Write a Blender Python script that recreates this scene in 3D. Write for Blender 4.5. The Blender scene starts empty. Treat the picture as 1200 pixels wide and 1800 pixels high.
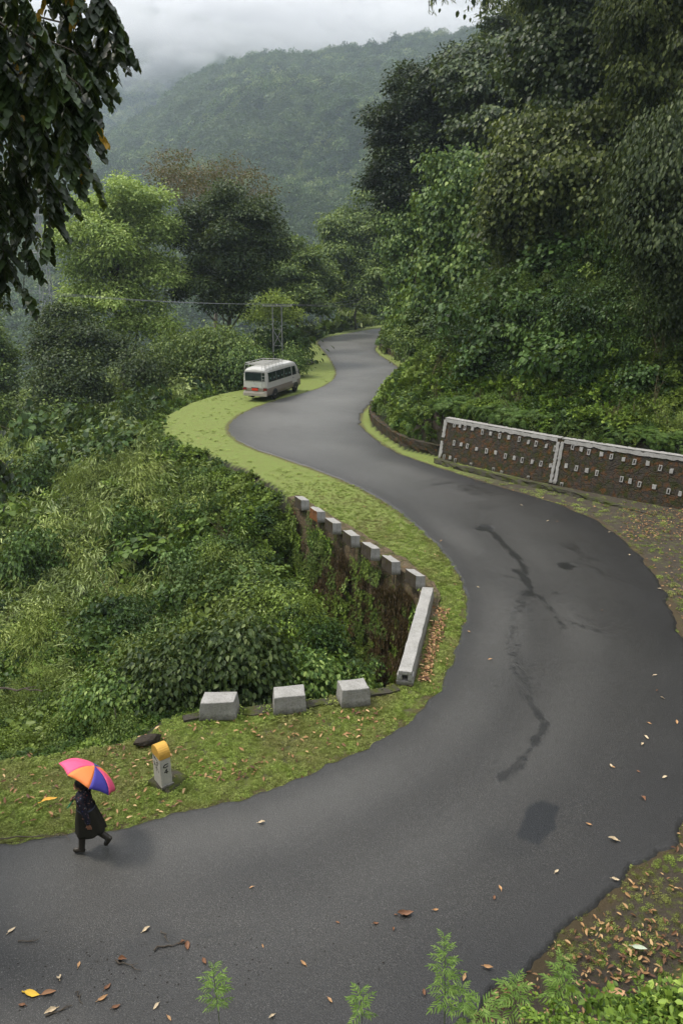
import bpy, math, random
import numpy as np
from mathutils import Vector, Matrix, Euler

R = math.radians
sc = bpy.context.scene
C = sc.collection

# ------------------------------------------------------------------ camera
PITCH = 18.4
CAM = (0.0, 0.0, 9.8)
FPX = 1300.0
cam_d = bpy.data.cameras.new('camera')
cam = bpy.data.objects.new('camera', cam_d)
C.objects.link(cam)
cam.location = CAM
cam.rotation_euler = (R(90 - PITCH), 0, 0)
cam_d.sensor_fit = 'VERTICAL'
cam_d.sensor_height = 36.0
cam_d.lens = 26.0
cam_d.clip_start = 0.1
cam_d.clip_end = 6000
sc.camera = cam

# ------------------------------------------------------------------ view
sc.view_settings.view_transform = 'Standard'
sc.view_settings.look = 'None'
sc.view_settings.gamma = 1.0
sc.view_settings.exposure = 0.6
sc.cycles.max_bounces = 7
sc.cycles.diffuse_bounces = 1
sc.cycles.glossy_bounces = 2
sc.cycles.transmission_bounces = 2
sc.cycles.transparent_max_bounces = 8
sc.cycles.volume_bounces = 2

# ------------------------------------------------------------------ world: Nishita sky seen through an overcast cloud layer
ZENITH = 4.2
HAZE_D = 0.00027
SUN_EL, SUN_AZ = 58.0, 285.0     # azimuth clockwise from +Y
w = bpy.data.worlds.new('World')
sc.world = w
w.use_nodes = True
nt = w.node_tree
nt.nodes.clear()
n = nt.nodes
out = n.new('ShaderNodeOutputWorld')
bg = n.new('ShaderNodeBackground')
bg.inputs['Strength'].default_value = 0.112
sky = n.new('ShaderNodeTexSky')
sky.sky_type = 'NISHITA'
sky.sun_disc = False
sky.sun_elevation = R(SUN_EL)
sky.sun_rotation = R(SUN_AZ)
tc = n.new('ShaderNodeTexCoord')
mp = n.new('ShaderNodeMapping')
mp.inputs['Scale'].default_value = (1.0, 1.0, 1.8)
nz = n.new('ShaderNodeTexNoise')
nz.inputs['Scale'].default_value = 5.0
nz.inputs['Detail'].default_value = 7
nz.inputs['Roughness'].default_value = 0.52
nz.inputs['Distortion'].default_value = 0.4
cr = n.new('ShaderNodeValToRGB')
cr.color_ramp.elements[0].position = 0.40
cr.color_ramp.elements[0].color = (1.9, 1.97, 2.15, 1)
cr.color_ramp.elements[1].position = 0.60
cr.color_ramp.elements[1].color = (5.0, 5.0, 5.05, 1)
mx = n.new('ShaderNodeMix')
mx.data_type = 'RGBA'
mx.inputs['Factor'].default_value = 0.95
L = nt.links.new
L(tc.outputs['Generated'], mp.inputs['Vector'])
L(mp.outputs['Vector'], nz.inputs['Vector'])
L(nz.outputs['Fac'], cr.inputs['Fac'])
L(sky.outputs['Color'], mx.inputs[6])
L(cr.outputs['Color'], mx.inputs[7])
# an overcast sky is about three times as bright overhead as at the horizon
sx = n.new('ShaderNodeSeparateXYZ')
zr = n.new('ShaderNodeMapRange')
zr.inputs['From Min'].default_value = 0.22
zr.inputs['From Max'].default_value = 0.95
zr.inputs['To Min'].default_value = 0.50
zr.inputs['To Max'].default_value = ZENITH
L(tc.outputs['Generated'], sx.inputs[0])
L(sx.outputs['Z'], zr.inputs['Value'])
vm = n.new('ShaderNodeVectorMath')
vm.operation = 'SCALE'
L(mx.outputs[2], vm.inputs[0])
L(zr.outputs['Result'], vm.inputs['Scale'])
L(vm.outputs[0], bg.inputs['Color'])
L(bg.outputs['Background'], out.inputs['Surface'])

# ------------------------------------------------------------------ sun (veiled by cloud)
sd = bpy.data.lights.new('sun', 'SUN')
sd.energy = 2.2
sd.angle = R(11)
sd.color = (1.0, 0.93, 0.82)
so = bpy.data.objects.new('sun', sd)
C.objects.link(so)
_az, _el = R(SUN_AZ), R(SUN_EL)
_d = Vector((math.sin(_az) * math.cos(_el), math.cos(_az) * math.cos(_el), math.sin(_el)))
so.rotation_euler = _d.to_track_quat('Z', 'Y').to_euler()

# ------------------------------------------------------------------ helpers: pixels of the survey photo to points of the place
_ct, _st = math.cos(R(PITCH)), math.sin(R(PITCH))


def ray(px, py):
    xc, yc = (px - 600) / FPX, (900 - py) / FPX
    return Vector((xc, _ct + yc * _st, -_st + yc * _ct))


def P(px, py, z=0.0):
    d = ray(px, py)
    t = (z - CAM[2]) / d.z
    return Vector((d.x * t, d.y * t, z))


def at(px, py, Y):
    d = ray(px, py)
    t = Y / d.y
    return Vector((d.x * t, Y, CAM[2] + d.z * t))


def tag(o, label=None, cat=None, group=None, kind=None):
    if label: o['label'] = label
    if cat: o['category'] = cat
    if group: o['group'] = group
    if kind: o['kind'] = kind
    elif cat: o['kind'] = 'thing'
    return o


def empty(name, loc, rz=0.0):
    o = bpy.data.objects.new(name, None)
    o.empty_display_size = 0.2
    o.location = loc
    o.rotation_euler = (0, 0, rz)
    C.objects.link(o)
    return o


def link(name, me, parent=None):
    o = bpy.data.objects.new(name, me)
    C.objects.link(o)
    if parent: o.parent = parent
    return o


def copy_tree(o, parent=None):
    c = o.copy()
    C.objects.link(c)
    if parent: c.parent = parent
    for ch in list(o.children):
        copy_tree(ch, c)
    return c


class MB:
    """collects boxes, tubes and lofts into one mesh"""
    def __init__(s):
        s.v, s.f, s.m = [], [], []

    def add(s, vs, fs, m=0, M=None):
        b = len(s.v)
        for p in vs:
            p = Vector(p)
            if M is not None: p = M @ p
            s.v.append(tuple(p))
        for f in fs:
            s.f.append(tuple(b + i for i in f))
            s.m.append(m)
        return s

    def box(s, c, size, m=0, M=None, taper=1.0, ty=None):
        hx, hy, hz = size[0] / 2, size[1] / 2, size[2] / 2
        ty = taper if ty is None else ty
        vs = []
        for z, kx, ky in ((-hz, 1, 1), (hz, taper, ty)):
            for x, y in ((-hx, -hy), (hx, -hy), (hx, hy), (-hx, hy)):
                vs.append((c[0] + x * kx, c[1] + y * ky, c[2] + z))
        fs = [(3, 2, 1, 0), (4, 5, 6, 7), (0, 1, 5, 4), (1, 2, 6, 5), (2, 3, 7, 6), (3, 0, 4, 7)]
        return s.add(vs, fs, m, M)

    def tube(s, pts, rad, seg=8, m=0, M=None, cap=True):
        pts = [Vector(p) for p in pts]
        if not hasattr(rad, '__len__'): rad = [rad] * len(pts)
        vs, fs = [], []
        up = Vector((0, 0, 1))
        for i, p in enumerate(pts):
            t = (pts[min(i + 1, len(pts) - 1)] - pts[max(i - 1, 0)]).normalized()
            a = t.cross(up)
            if a.length < 0.05: a = t.cross(Vector((0, 1, 0)))
            a.normalize()
            b = t.cross(a).normalized()
            for k in range(seg):
                an = 2 * math.pi * k / seg
                vs.append(p + (a * math.cos(an) + b * math.sin(an)) * rad[i])
        for i in range(len(pts) - 1):
            for k in range(seg):
                k2 = (k + 1) % seg
                fs.append((i * seg + k, i * seg + k2, (i + 1) * seg + k2, (i + 1) * seg + k))
        if cap:
            fs.append(tuple(range(seg))[::-1])
            fs.append(tuple((len(pts) - 1) * seg + k for k in range(seg)))
        return s.add(vs, fs, m, M)

    def ball(s, c, r, seg=12, rings=8, m=0, M=None):
        if not hasattr(r, '__len__'): r = (r, r, r)
        vs = [(c[0], c[1], c[2] - r[2])]
        for i in range(1, rings):
            ph = math.pi * i / rings
            for k in range(seg):
                an = 2 * math.pi * k / seg
                vs.append((c[0] + r[0] * math.sin(ph) * math.cos(an), c[1] + r[1] * math.sin(ph) * math.sin(an), c[2] - r[2] * math.cos(ph)))
        vs.append((c[0], c[1], c[2] + r[2]))
        fs = []
        for k in range(seg):
            fs.append((0, 1 + (k + 1) % seg, 1 + k))
        for i in range(rings - 2):
            for k in range(seg):
                a, b = 1 + i * seg + k, 1 + i * seg + (k + 1) % seg
                fs.append((a, b, b + seg, a + seg))
        e = len(vs) - 1
        o = 1 + (rings - 2) * seg
        for k in range(seg):
            fs.append((o + k, o + (k + 1) % seg, e))
        return s.add(vs, fs, m, M)

    def capsule(s, a, b, ra, rb, seg=12, m=0):
        a, b = Vector(a), Vector(b)
        s.ball(a, ra, seg, 8, m)
        s.ball(b, rb, seg, 8, m)
        return s.tube([a, b], [ra, rb], seg, m)

    def loft(s, rings, m=0, M=None, cap=True, close=True):
        n_ = len(rings[0])
        vs = [p for r_ in rings for p in r_]
        fs = []
        for i in range(len(rings) - 1):
            for k in range(n_ if close else n_ - 1):
                k2 = (k + 1) % n_
                fs.append((i * n_ + k, i * n_ + k2, (i + 1) * n_ + k2, (i + 1) * n_ + k))
        if cap:
            fs.append(tuple(range(n_))[::-1])
            fs.append(tuple((len(rings) - 1) * n_ + k for k in range(n_)))
        return s.add(vs, fs, m, M)

    def build(s, name, mats, parent=None, smooth=False, bevel=0.0, loc=None):
        me = bpy.data.meshes.new(name)
        me.from_pydata(s.v, [], s.f)
        if not isinstance(mats, (list, tuple)): mats = [mats]
        for m in mats: me.materials.append(m)
        me.polygons.foreach_set('material_index', s.m)
        me.validate()
        if smooth: me.shade_smooth()
        me.update()
        o = link(name, me, parent)
        if loc is not None: o.location = loc
        if bevel > 0:
            b = o.modifiers.new('bevel', 'BEVEL')
            b.width = bevel
            b.segments = 2
            b.limit_method = 'ANGLE'
            b.angle_limit = R(40)
        return o


def np_mesh(name, V, F, mat, tint=None, smooth=False, attrs=None):
    """V (n,3), F (m,k) as one mesh, quick for hundreds of thousands of faces"""
    me = bpy.data.meshes.new(name)
    V = np.asarray(V, np.float32)
    F = np.asarray(F, np.int32)
    nf, k = F.shape
    me.vertices.add(len(V))
    me.vertices.foreach_set('co', V.ravel())
    me.loops.add(nf * k)
    me.loops.foreach_set('vertex_index', F.ravel())
    me.polygons.add(nf)
    me.polygons.foreach_set('loop_start', np.arange(0, nf * k, k, dtype=np.int32))
    try:
        me.polygons.foreach_set('loop_total', np.full(nf, k, np.int32))
    except Exception:
        pass
    if smooth:
        me.polygons.foreach_set('use_smooth', np.ones(nf, bool))
    for nm, arr in ([('tint', tint)] if tint is not None else []) + list((attrs or {}).items()):
        a = me.attributes.new(nm, 'FLOAT', 'POINT')
        a.data.foreach_set('value', np.asarray(arr, np.float32))
    me.update(calc_edges=True)
    if mat is not None: me.materials.append(mat)
    return me


# ------------------------------------------------------------------ materials
class NT:
    def __init__(s, name):
        s.mat = bpy.data.materials.new(name)
        s.mat.use_nodes = True
        s.t = s.mat.node_tree
        s.t.nodes.clear()
        s.o = s.t.nodes.new('ShaderNodeOutputMaterial')

    def n(s, typ, **kw):
        nd = s.t.nodes.new('ShaderNode' + typ)
        for k, v in kw.items():
            if k.startswith('_'): setattr(nd, k[1:], v)
        return nd

    def set(s, sock, v):
        if isinstance(v, bpy.types.NodeSocket): s.t.links.new(v, sock)
        elif v is not None:
            if hasattr(sock.default_value, '__len__') and not hasattr(v, '__len__'): v = (v,) * len(sock.default_value)
            if hasattr(sock.default_value, '__len__') and len(sock.default_value) == 4 and len(v) == 3: v = (*v, 1)
            sock.default_value = v

    def pos(s):
        return s.n('NewGeometry').outputs['Position']

    def obj(s):
        return s.n('TexCoord').outputs['Object']

    def noise(s, scale, detail=4, rough=0.55, vec=None, dist=0.0, mapscale=None):
        nd = s.n('TexNoise')
        nd.inputs['Scale'].default_value = scale
        nd.inputs['Detail'].default_value = detail
        nd.inputs['Roughness'].default_value = rough
        nd.inputs['Distortion'].default_value = dist
        v = vec if vec is not None else s.pos()
        if mapscale:
            m = s.n('Mapping')
            s.set(m.inputs['Vector'], v)
            m.inputs['Scale'].default_value = mapscale
            v = m.outputs['Vector']
        s.set(nd.inputs['Vector'], v)
        return nd.outputs['Fac']

    def ramp(s, fac, stops):
        nd = s.n('ValToRGB')
        e = nd.color_ramp.elements
        while len(e) < len(stops): e.new(0.5)
        for i, (p, c) in enumerate(stops):
            e[i].position = p
            if not hasattr(c, '__len__'): c = (c, c, c)
            e[i].color = (*c, 1)
        s.set(nd.inputs['Fac'], fac)
        return nd.outputs['Color']

    def mix(s, fac, a, b, mode='MIX'):
        nd = s.n('Mix')
        nd.data_type = 'RGBA'
        nd.blend_type = mode
        s.set(nd.inputs[0], fac)
        s.set(nd.inputs[6], a)
        s.set(nd.inputs[7], b)
        return nd.outputs[2]

    def math(s, op, a, b=None, clamp=False):
        nd = s.n('Math')
        nd.operation = op
        nd.use_clamp = clamp
        s.set(nd.inputs[0], a)
        if b is not None: s.set(nd.inputs[1], b)
        return nd.outputs[0]

    def attr(s, name):
        nd = s.n('Attribute')
        nd.attribute_name = name
        return nd.outputs['Fac']

    def bump(s, h, strength=0.3, dist=0.02):
        nd = s.n('Bump')
        nd.inputs['Strength'].default_value = strength
        nd.inputs['Distance'].default_value = dist
        s.set(nd.inputs['Height'], h)
        return nd.outputs['Normal']

    def pbr(s, col, rough=0.6, spec=0.5, metal=0.0, normal=None, coat=None):
        b = s.n('BsdfPrincipled')
        s.set(b.inputs['Base Color'], col)
        s.set(b.inputs['Roughness'], rough)
        s.set(b.inputs['Specular IOR Level'], spec)
        s.set(b.inputs['Metallic'], metal)
        if normal is not None: s.set(b.inputs['Normal'], normal)
        if coat is not None: s.set(b.inputs['Coat Weight'], coat)
        return b.outputs['BSDF']

    def done(s, sh):
        s.t.links.new(sh, s.o.inputs['Surface'])
        return s.mat


def plain(name, col, rough=0.6, spec=0.5, metal=0.0, var=0.12, scale=6.0, bump=0.0, coat=None):
    t = NT(name)
    f = t.noise(scale, 4, 0.6, t.obj())
    c = t.mix(f, tuple(x * (1 - var) for x in col), tuple(min(1, x * (1 + var)) for x in col))
    nm = t.bump(t.noise(scale * 5, 4, 0.6, t.obj()), bump, 0.01) if bump else None
    return t.done(t.pbr(c, rough, spec, metal, nm, coat))


def leafmat(name, cols, rough=0.48, spec=0.20, trans=0.14, patch=0.15, patch_cols=None, inst=True, rw=.38):
    """cols: dark to light leaf colours picked by each leaf's own tint; patches of another growth by place"""
    t = NT(name)
    tint = t.attr('tint')
    if inst:
        rnd = t.n('ObjectInfo').outputs['Random']
        f = t.math('ADD', t.math('MULTIPLY', tint, 1 - rw), t.math('MULTIPLY', rnd, rw))
    else:
        f = tint
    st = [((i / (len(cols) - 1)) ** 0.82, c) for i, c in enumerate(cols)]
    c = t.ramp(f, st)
    if patch_cols:
        pn = t.noise(patch, 3, 0.6)
        c = t.mix(t.ramp(pn, [(0.45, 0.0), (0.62, 1.0)]), c, t.mix(tint, patch_cols[0], patch_cols[1]))
    b = t.pbr(c, rough, spec)
    tr = t.n('BsdfTranslucent')
    t.set(tr.inputs['Color'], t.mix(0.5, c, (0.25, 0.33, 0.03), 'MIX') if trans > 0 else c)
    ms = t.n('MixShader')
    ms.inputs[0].default_value = trans
    t.t.links.new(b, ms.inputs[1])
    t.t.links.new(tr.outputs[0], ms.inputs[2])
    return t.done(ms.outputs[0])


M = {}
M['under'] = leafmat('broad_green_leaves', [(0.006, 0.014, 0.004), (0.042, 0.086, 0.011), (0.17, 0.26, 0.034), (0.46, 0.58, 0.13)], patch_cols=((0.05, 0.08, 0.012), (0.20, 0.26, 0.05)))  # wide dark-to-light spread paints shaded gaps and highlights into the leaves
M['pale_under'] = leafmat('pale_slope_leaves', [(0.04, 0.06, 0.015), (0.15, 0.20, 0.045), (0.32, 0.39, 0.10), (0.52, 0.58, 0.22)])
M['under_deep'] = leafmat('deep_green_leaves', [(0.004, 0.011, 0.004), (0.014, 0.036, 0.008), (0.055, 0.11, 0.020), (0.20, 0.31, 0.08)], patch_cols=((0.03, 0.06, 0.012), (0.08, 0.13, 0.03)))
M['fern'] = leafmat('fern_fronds', [(0.035, 0.075, 0.014), (0.08, 0.14, 0.026), (0.14, 0.22, 0.045)])
M['bamboo'] = leafmat('bamboo_leaves', [(0.05, 0.085, 0.02), (0.22, 0.29, 0.07), (0.48, 0.54, 0.20)], spec=0.5)
M['creeper'] = leafmat('creeper_leaves', [(0.03, 0.06, 0.012), (0.08, 0.12, 0.025), (0.16, 0.20, 0.05)])
M['drymoss'] = leafmat('dry_root_tufts', [(0.03, 0.02, 0.010), (0.075, 0.05, 0.022), (0.14, 0.095, 0.045)], trans=0.05)
M['grass'] = leafmat('short_grass', [(0.07, 0.115, 0.018), (0.18, 0.25, 0.04), (0.38, 0.45, 0.11)], trans=0.15, patch=0.5, patch_cols=((0.12, 0.115, 0.035), (0.25, 0.26, 0.08)))
M['limegrass'] = leafmat('far_verge_grass', [(0.15, 0.20, 0.035), (0.24, 0.30, 0.06), (0.38, 0.44, 0.12)], trans=.1)
M['litter'] = leafmat('dry_leaf_litter', [(0.04, 0.02, 0.011), (0.12, 0.055, 0.028), (0.34, 0.19, 0.08), (0.56, 0.38, 0.19)], rough=0.6, spec=0.3, trans=0.05)
M['farforest'] = leafmat('far_forest_leaves', [(0.006, 0.018, 0.006), (0.025, 0.065, 0.016), (0.09, 0.16, 0.035), (0.34, 0.38, 0.14)], trans=0.1, rw=.78, patch=0.012, patch_cols=((0.03, 0.065, 0.02), (0.09, 0.14, 0.04)))

M['bark'] = plain('bark', (0.085, 0.07, 0.055), 0.85, 0.2, var=0.4, scale=3, bump=0.5)
M['bark_pale'] = plain('pale_bark', (0.20, 0.18, 0.15), 0.85, 0.2, var=0.3, scale=3, bump=0.5)
M['stem'] = plain('green_stem', (0.09, 0.13, 0.04), 0.6, 0.3)


def whitewash():
    t = NT('weathered_whitewash')
    p = t.obj()
    a = t.noise(3.0, 6, 0.65, p)
    b = t.noise(14.0, 5, 0.7, p)
    c = t.mix(t.ramp(a, [(0.35, 0.0), (0.7, 1.0)]), (0.28, 0.272, 0.255), (0.37, 0.36, 0.34))
    c = t.mix(t.ramp(b, [(0.56, 0.0), (0.70, 0.75)]), c, (0.20, 0.19, 0.165))
    g = t.noise(1.7, 5, 0.7, p, mapscale=(1, 1, 3))
    c = t.mix(t.ramp(g, [(0.52, 0.0), (0.72, 0.6)]), c, (0.24, 0.24, 0.21))
    sp = t.n('SeparateXYZ')
    t.set(sp.inputs[0], p)
    low = t.math('ADD', sp.outputs['Z'], t.math('MULTIPLY', t.math('SUBTRACT', b, 0.5), 0.35))
    c = t.mix(t.ramp(low, [(0.03, 0.9), (0.19, 0.0)]), c, (0.10, 0.095, 0.07))
    st = t.noise(6, 5, 0.7, p, mapscale=(3.5, 3.5, .35))
    c = t.mix(t.ramp(st, [(0.52, 0.0), (0.68, 0.5)]), c, (0.17, 0.165, 0.14))
    ch = t.noise(30, 3, 0.6, p)
    c = t.mix(t.ramp(ch, [(0.64, 0.0), (0.67, 0.8)]), c, (0.09, 0.085, 0.07))
    return t.done(t.pbr(c, 0.85, 0.25, normal=t.bump(t.noise(22, 6, 0.7, p), 0.8, 0.03)))


def weathered(name, base, moss=(0.06, 0.075, 0.02), rust=(0.22, 0.09, 0.03), k=(0.5, 0.62), rk=(0.6, 0.7), scale=2.5, paint=None, stone=0.0):
    t = NT(name)
    p = t.obj()
    a = t.noise(scale, 6, 0.7, p)
    b = t.noise(scale * 0.9, 6, 0.7, p, mapscale=(1.3, 1.3, 0.8))
    s_ = t.noise(scale * 6, 6, 0.7, p)
    c = t.mix(s_, tuple(x * 0.55 for x in base), tuple(x * 1.6 for x in base))
    c = t.mix(t.ramp(a, [(k[0], 0.0), (k[1], 1.0)]), c, t.mix(s_, tuple(x * 0.5 for x in moss), moss))
    v = t.n('Mapping')
    t.set(v.inputs['Vector'], p)
    v.inputs['Location'].default_value = (5, 3, 1)
    r_ = t.noise(scale * 1.3, 6, 0.75, v.outputs['Vector'])
    c = t.mix(t.ramp(r_, [(rk[0], 0.0), (rk[1], 0.85)]), c, t.mix(s_, tuple(x * 0.4 for x in rust), rust))
    if paint:
        q = t.noise(9, 5, 0.8, v.outputs['Vector'])
        c = t.mix(t.ramp(q, [(paint, 0.0), (paint + 0.03, 1.0)]), c, (0.36, 0.35, 0.33))
    h = s_
    if stone:
        vo = t.n('TexVoronoi')
        vo.feature = 'DISTANCE_TO_EDGE'
        vo.inputs['Scale'].default_value = stone
        jm = t.n('Mapping')
        t.set(jm.inputs['Vector'], p)
        jm.inputs['Scale'].default_value = (1, 1, 1.7)
        t.set(vo.inputs['Vector'], jm.outputs['Vector'])
        jd = t.ramp(vo.outputs['Distance'], [(0.0, 1.0), (0.07, 0.0)])
        c = t.mix(t.math('MULTIPLY', jd, 0.4), c, (0.012, 0.010, 0.008))
        h = t.math('SUBTRACT', s_, t.math('MULTIPLY', jd, 0.6))
    return t.done(t.pbr(c, 0.9, 0.2, normal=t.bump(h, 0.9, 0.04)))


M['white'] = whitewash()
M['stonewall'] = weathered('mossy_stone_wall', (0.10, 0.075, 0.045), moss=(0.07, 0.085, 0.02), paint=0.66, stone=2.6)
M['rustwall'] = weathered('rust_stained_stone_wall', (0.045, 0.038, 0.030), moss=(0.045, 0.052, 0.014), rust=(0.19, 0.075, 0.02), k=(0.46, 0.6), rk=(0.50, 0.66), scale=2.6, paint=.70, stone=3.2)
M['sideface'] = weathered('unpainted_mossy_side', (0.055, 0.045, 0.033), moss=(0.07, 0.06, 0.02), rk=(0.62, 0.75), scale=5)
M['sideface_orange'] = weathered('orange_lichen_side', (0.17, 0.075, 0.028), moss=(0.08, 0.05, 0.02), rust=(0.26, 0.10, 0.03), rk=(0.45, 0.6), scale=5)
M['concrete'] = weathered('dark_damp_concrete', (0.115, 0.108, 0.095), moss=(0.055, 0.07, 0.02), rk=(0.7, 0.8), scale=4)
M['mossledge'] = weathered('moss_grown_kerb', (0.05, 0.045, 0.035), moss=(0.07, 0.085, 0.015), k=(0.45, 0.6), rk=(0.62, 0.72), scale=3)
# ================================================================== THE LIE OF THE LAND
RNG = np.random.default_rng(11)


def W(pts, z=0.0):
    return np.array([[P(x, y, z).x, P(x, y, z).y] for x, y in pts])


def resample(a, n_):
    a = np.asarray(a, float)
    d = np.r_[0, np.cumsum(np.hypot(*np.diff(a, axis=0).T))]
    t = np.linspace(0, d[-1], n_)
    return np.c_[np.interp(t, d, a[:, 0]), np.interp(t, d, a[:, 1])]


def chaikin(a, k=2):
    a = np.asarray(a, float)
    for _ in range(k):
        q = a[:-1] * .75 + a[1:] * .25
        r_ = a[:-1] * .25 + a[1:] * .75
        m_ = np.empty((len(q) * 2, 2))
        m_[0::2], m_[1::2] = q, r_
        a = np.r_[a[:1], m_, a[-1:]]
    return a


# surveyed edges of the road: matched pairs (inner edge, outer edge) from the near bend to the far one
INNER = [(-260, 1503), (0, 1480), (130, 1466), (250, 1444), (350, 1424), (440, 1399), (520, 1369), (600, 1335), (680, 1292), (740, 1248), (780, 1197), (803, 1140), (815, 1090), (819, 1050), (806, 1012), (780, 972), (740, 930), (690, 891), (640, 861), (580, 834), (520, 813), (460, 793), (422, 778), (404, 763), (400, 750), (406, 740), (422, 728), (450, 715), (490, 702), (530, 692), (565, 681), (587, 668), (592, 655), (587, 641), (577, 626), (566, 613), (557, 604), (562, 597), (582, 591), (622, 584), (665, 577), (720, 572), (800, 566)]
OUTER = [(-300, 2300), (100, 2120), (300, 2040), (520, 1960), (700, 1890), (800, 1812), (890, 1738), (960, 1672), (1030, 1604), (1100, 1545), (1170, 1492), (1232, 1420), (1262, 1330), (1248, 1230), (1212, 1150), (1180, 1068), (1150, 1010), (1110, 960), (1050, 915), (985, 886), (900, 862), (820, 838), (760, 818), (705, 800), (668, 778), (640, 757), (631, 742), (634, 726), (646, 712), (668, 697), (692, 678), (704, 662), (700, 646), (682, 633), (664, 623), (657, 614), (662, 607), (670, 599), (684, 588), (700, 581), (730, 577), (780, 573), (850, 569)]
IN_W, OUT_W = W(INNER), W(OUTER)
_m = (IN_W + OUT_W) / 2
# the ravine side edge of the green verge (near left to far) and the toe of the hill on the other side
EDGE_IN = W([(-300, 1362), (-120, 1350), (0, 1336), (120, 1322), (200, 1308), (262, 1292), (292, 1262), (345, 1252), (470, 1240), (590, 1226), (655, 1214), (700, 1200), (714, 1166), (733, 1090), (742, 1038), (712, 1004), (690, 990), (652, 967), (618, 945), (586, 925), (556, 908), (528, 889), (505, 875), (496, 862), (470, 845), (430, 822), (380, 803), (330, 787), (295, 768), (280, 748), (292, 730), (335, 708), (385, 692), (430, 684), (480, 670), (520, 655), (536, 640), (532, 622), (545, 604), (575, 588), (620, 578), (660, 571), (720, 567), (800, 562)])
EDGE_OUT = W([(-900, 2350), (0, 2170), (500, 2050), (800, 1960), (960, 1880), (1080, 1800), (1200, 1700), (1330, 1560), (1400, 1440), (1450, 1320), (1450, 1180), (1400, 1040), (1330, 960), (1200, 893), (1085, 872), (970, 849), (870, 826), (770, 803), (710, 790), (676, 768), (655, 750), (648, 736), (652, 722), (668, 706), (694, 688), (716, 670), (722, 655), (716, 642), (694, 629), (672, 620), (664, 613), (672, 603), (686, 592), (697, 583), (730, 573), (800, 567), (860, 564)])
WALL_LINE = W([(590, 1226), (655, 1214), (700, 1200), (714, 1166), (733, 1090), (742, 1038), (690, 990), (618, 945), (556, 908), (505, 875)])
FLAT = np.r_[EDGE_IN, EDGE_OUT[::-1]]
VALLEY = np.r_[EDGE_IN, [[120, 170], [400, 4000], [-4000, 4000], [-4000, EDGE_IN[0, 1]]]]


def inside(px, py, poly):
    r_ = np.zeros(px.shape, bool)
    j = len(poly) - 1
    for i in range(len(poly)):
        xi, yi, xj, yj = poly[i, 0], poly[i, 1], poly[j, 0], poly[j, 1]
        if yi != yj:
            r_ ^= ((yi > py) != (yj > py)) & (px < (xj - xi) * (py - yi) / (yj - yi) + xi)
        j = i
    return r_


def dist(px, py, line):
    d = np.full(px.shape, 1e9)
    for i in range(len(line) - 1):
        ax, ay = line[i]
        bx, by = line[i + 1]
        vx, vy = bx - ax, by - ay
        l2 = vx * vx + vy * vy + 1e-9
        t = np.clip(((px - ax) * vx + (py - ay) * vy) / l2, 0, 1)
        d = np.minimum(d, np.hypot(px - ax - t * vx, py - ay - t * vy))
    return d


def sst(a, b, x):
    t = np.clip((x - a) / (b - a), 0, 1)
    return t * t * (3 - 2 * t)


def wob(x, y, s, seed=0.0):
    """cheap smooth noise in -1..1"""
    k = 1.0 / s
    return (np.sin(x * k * 1.7 + seed + 1.3 * np.sin(y * k * 1.1 + seed * 2)) + np.sin(y * k * 2.1 - seed + 1.7 * np.sin(x * k * 0.9 + seed)) + np.sin((x + y) * k * 3.1 + seed * 3) * 0.5) / 2.5


def height(x, y, full=False):
    x = np.asarray(x, float)
    y = np.asarray(y, float)
    fl = inside(x, y, FLAT)
    va = inside(x, y, VALLEY) & ~fl
    hi = ~fl & ~va
    din = dist(x, y, EDGE_IN)
    dout = dist(x, y, EDGE_OUT)
    dw = dist(x, y, WALL_LINE[:-1])
    near = 1 - sst(13.5, 19, y)
    # valley side
    a = np.where(din < 6, 0.72 * din, 4.3 + 0.24 * (din - 6))
    pock = (4.3 + 0.12 * din)
    ww = (1 - sst(0.9, 3.2, dw)) * sst(0.0, 0.35, din)
    zv = -(a * (1 - ww) + pock * ww) + 0.5 * wob(x, y, 5.0, 1.0) * sst(1, 5, din)
    zv = zv - 2.5 * sst(20, 60, din) + 1.5 * wob(x, y, 22.0, 4.0) * sst(15, 40, din)
    zv = np.maximum(zv, -46 + 5 * wob(x, y, 60, 2.0))
    # hill side
    b = np.where(dout < 9, 0.72 * dout, 6.5 + 1.15 * (dout - 9))
    wallz = 1 - sst(0.0, 1.4, dist(x, y, EDGE_OUT[12:18]))
    lip = 0.45 * sst(0.35, 0.75, dout) * sst(14, 20, y)
    wl = 1.72 * sst(0.5, 0.85, dout) * (1 - sst(1.0, 4.0, dist(x, y, EDGE_OUT[12:18])))
    zh = np.minimum(b, 46 + 3 * wob(x, y, 20, 7)) + np.maximum(lip, wl) + 0.45 * wob(x, y, 4.0, 3.0) * sst(1, 5, dout)
    zn = np.minimum(8.15, np.maximum(0, dout - 0.7) * 2.1)
    zh = zh * (1 - near) + zn * near
    z = np.where(fl, 0.0, np.where(va, zv, zh))
    z = z - 0.03 + 0.012 * wob(x, y, 1.2, 5) * 1.0
    if full: return z, fl, va, hi, din, dout, dw
    return z


def spaced(lo, hi, step, far_lo, far_hi, g=1.16):
    a = list(np.arange(lo, hi, step))
    s, x = step, a[-1]
    while x < far_hi:
        s *= g
        x += s
        a.append(x)
    s, x = step, a[0]
    b = []
    while x > far_lo:
        s *= g
        x -= s
        b.append(x)
    return np.array(b[::-1] + a)


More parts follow.
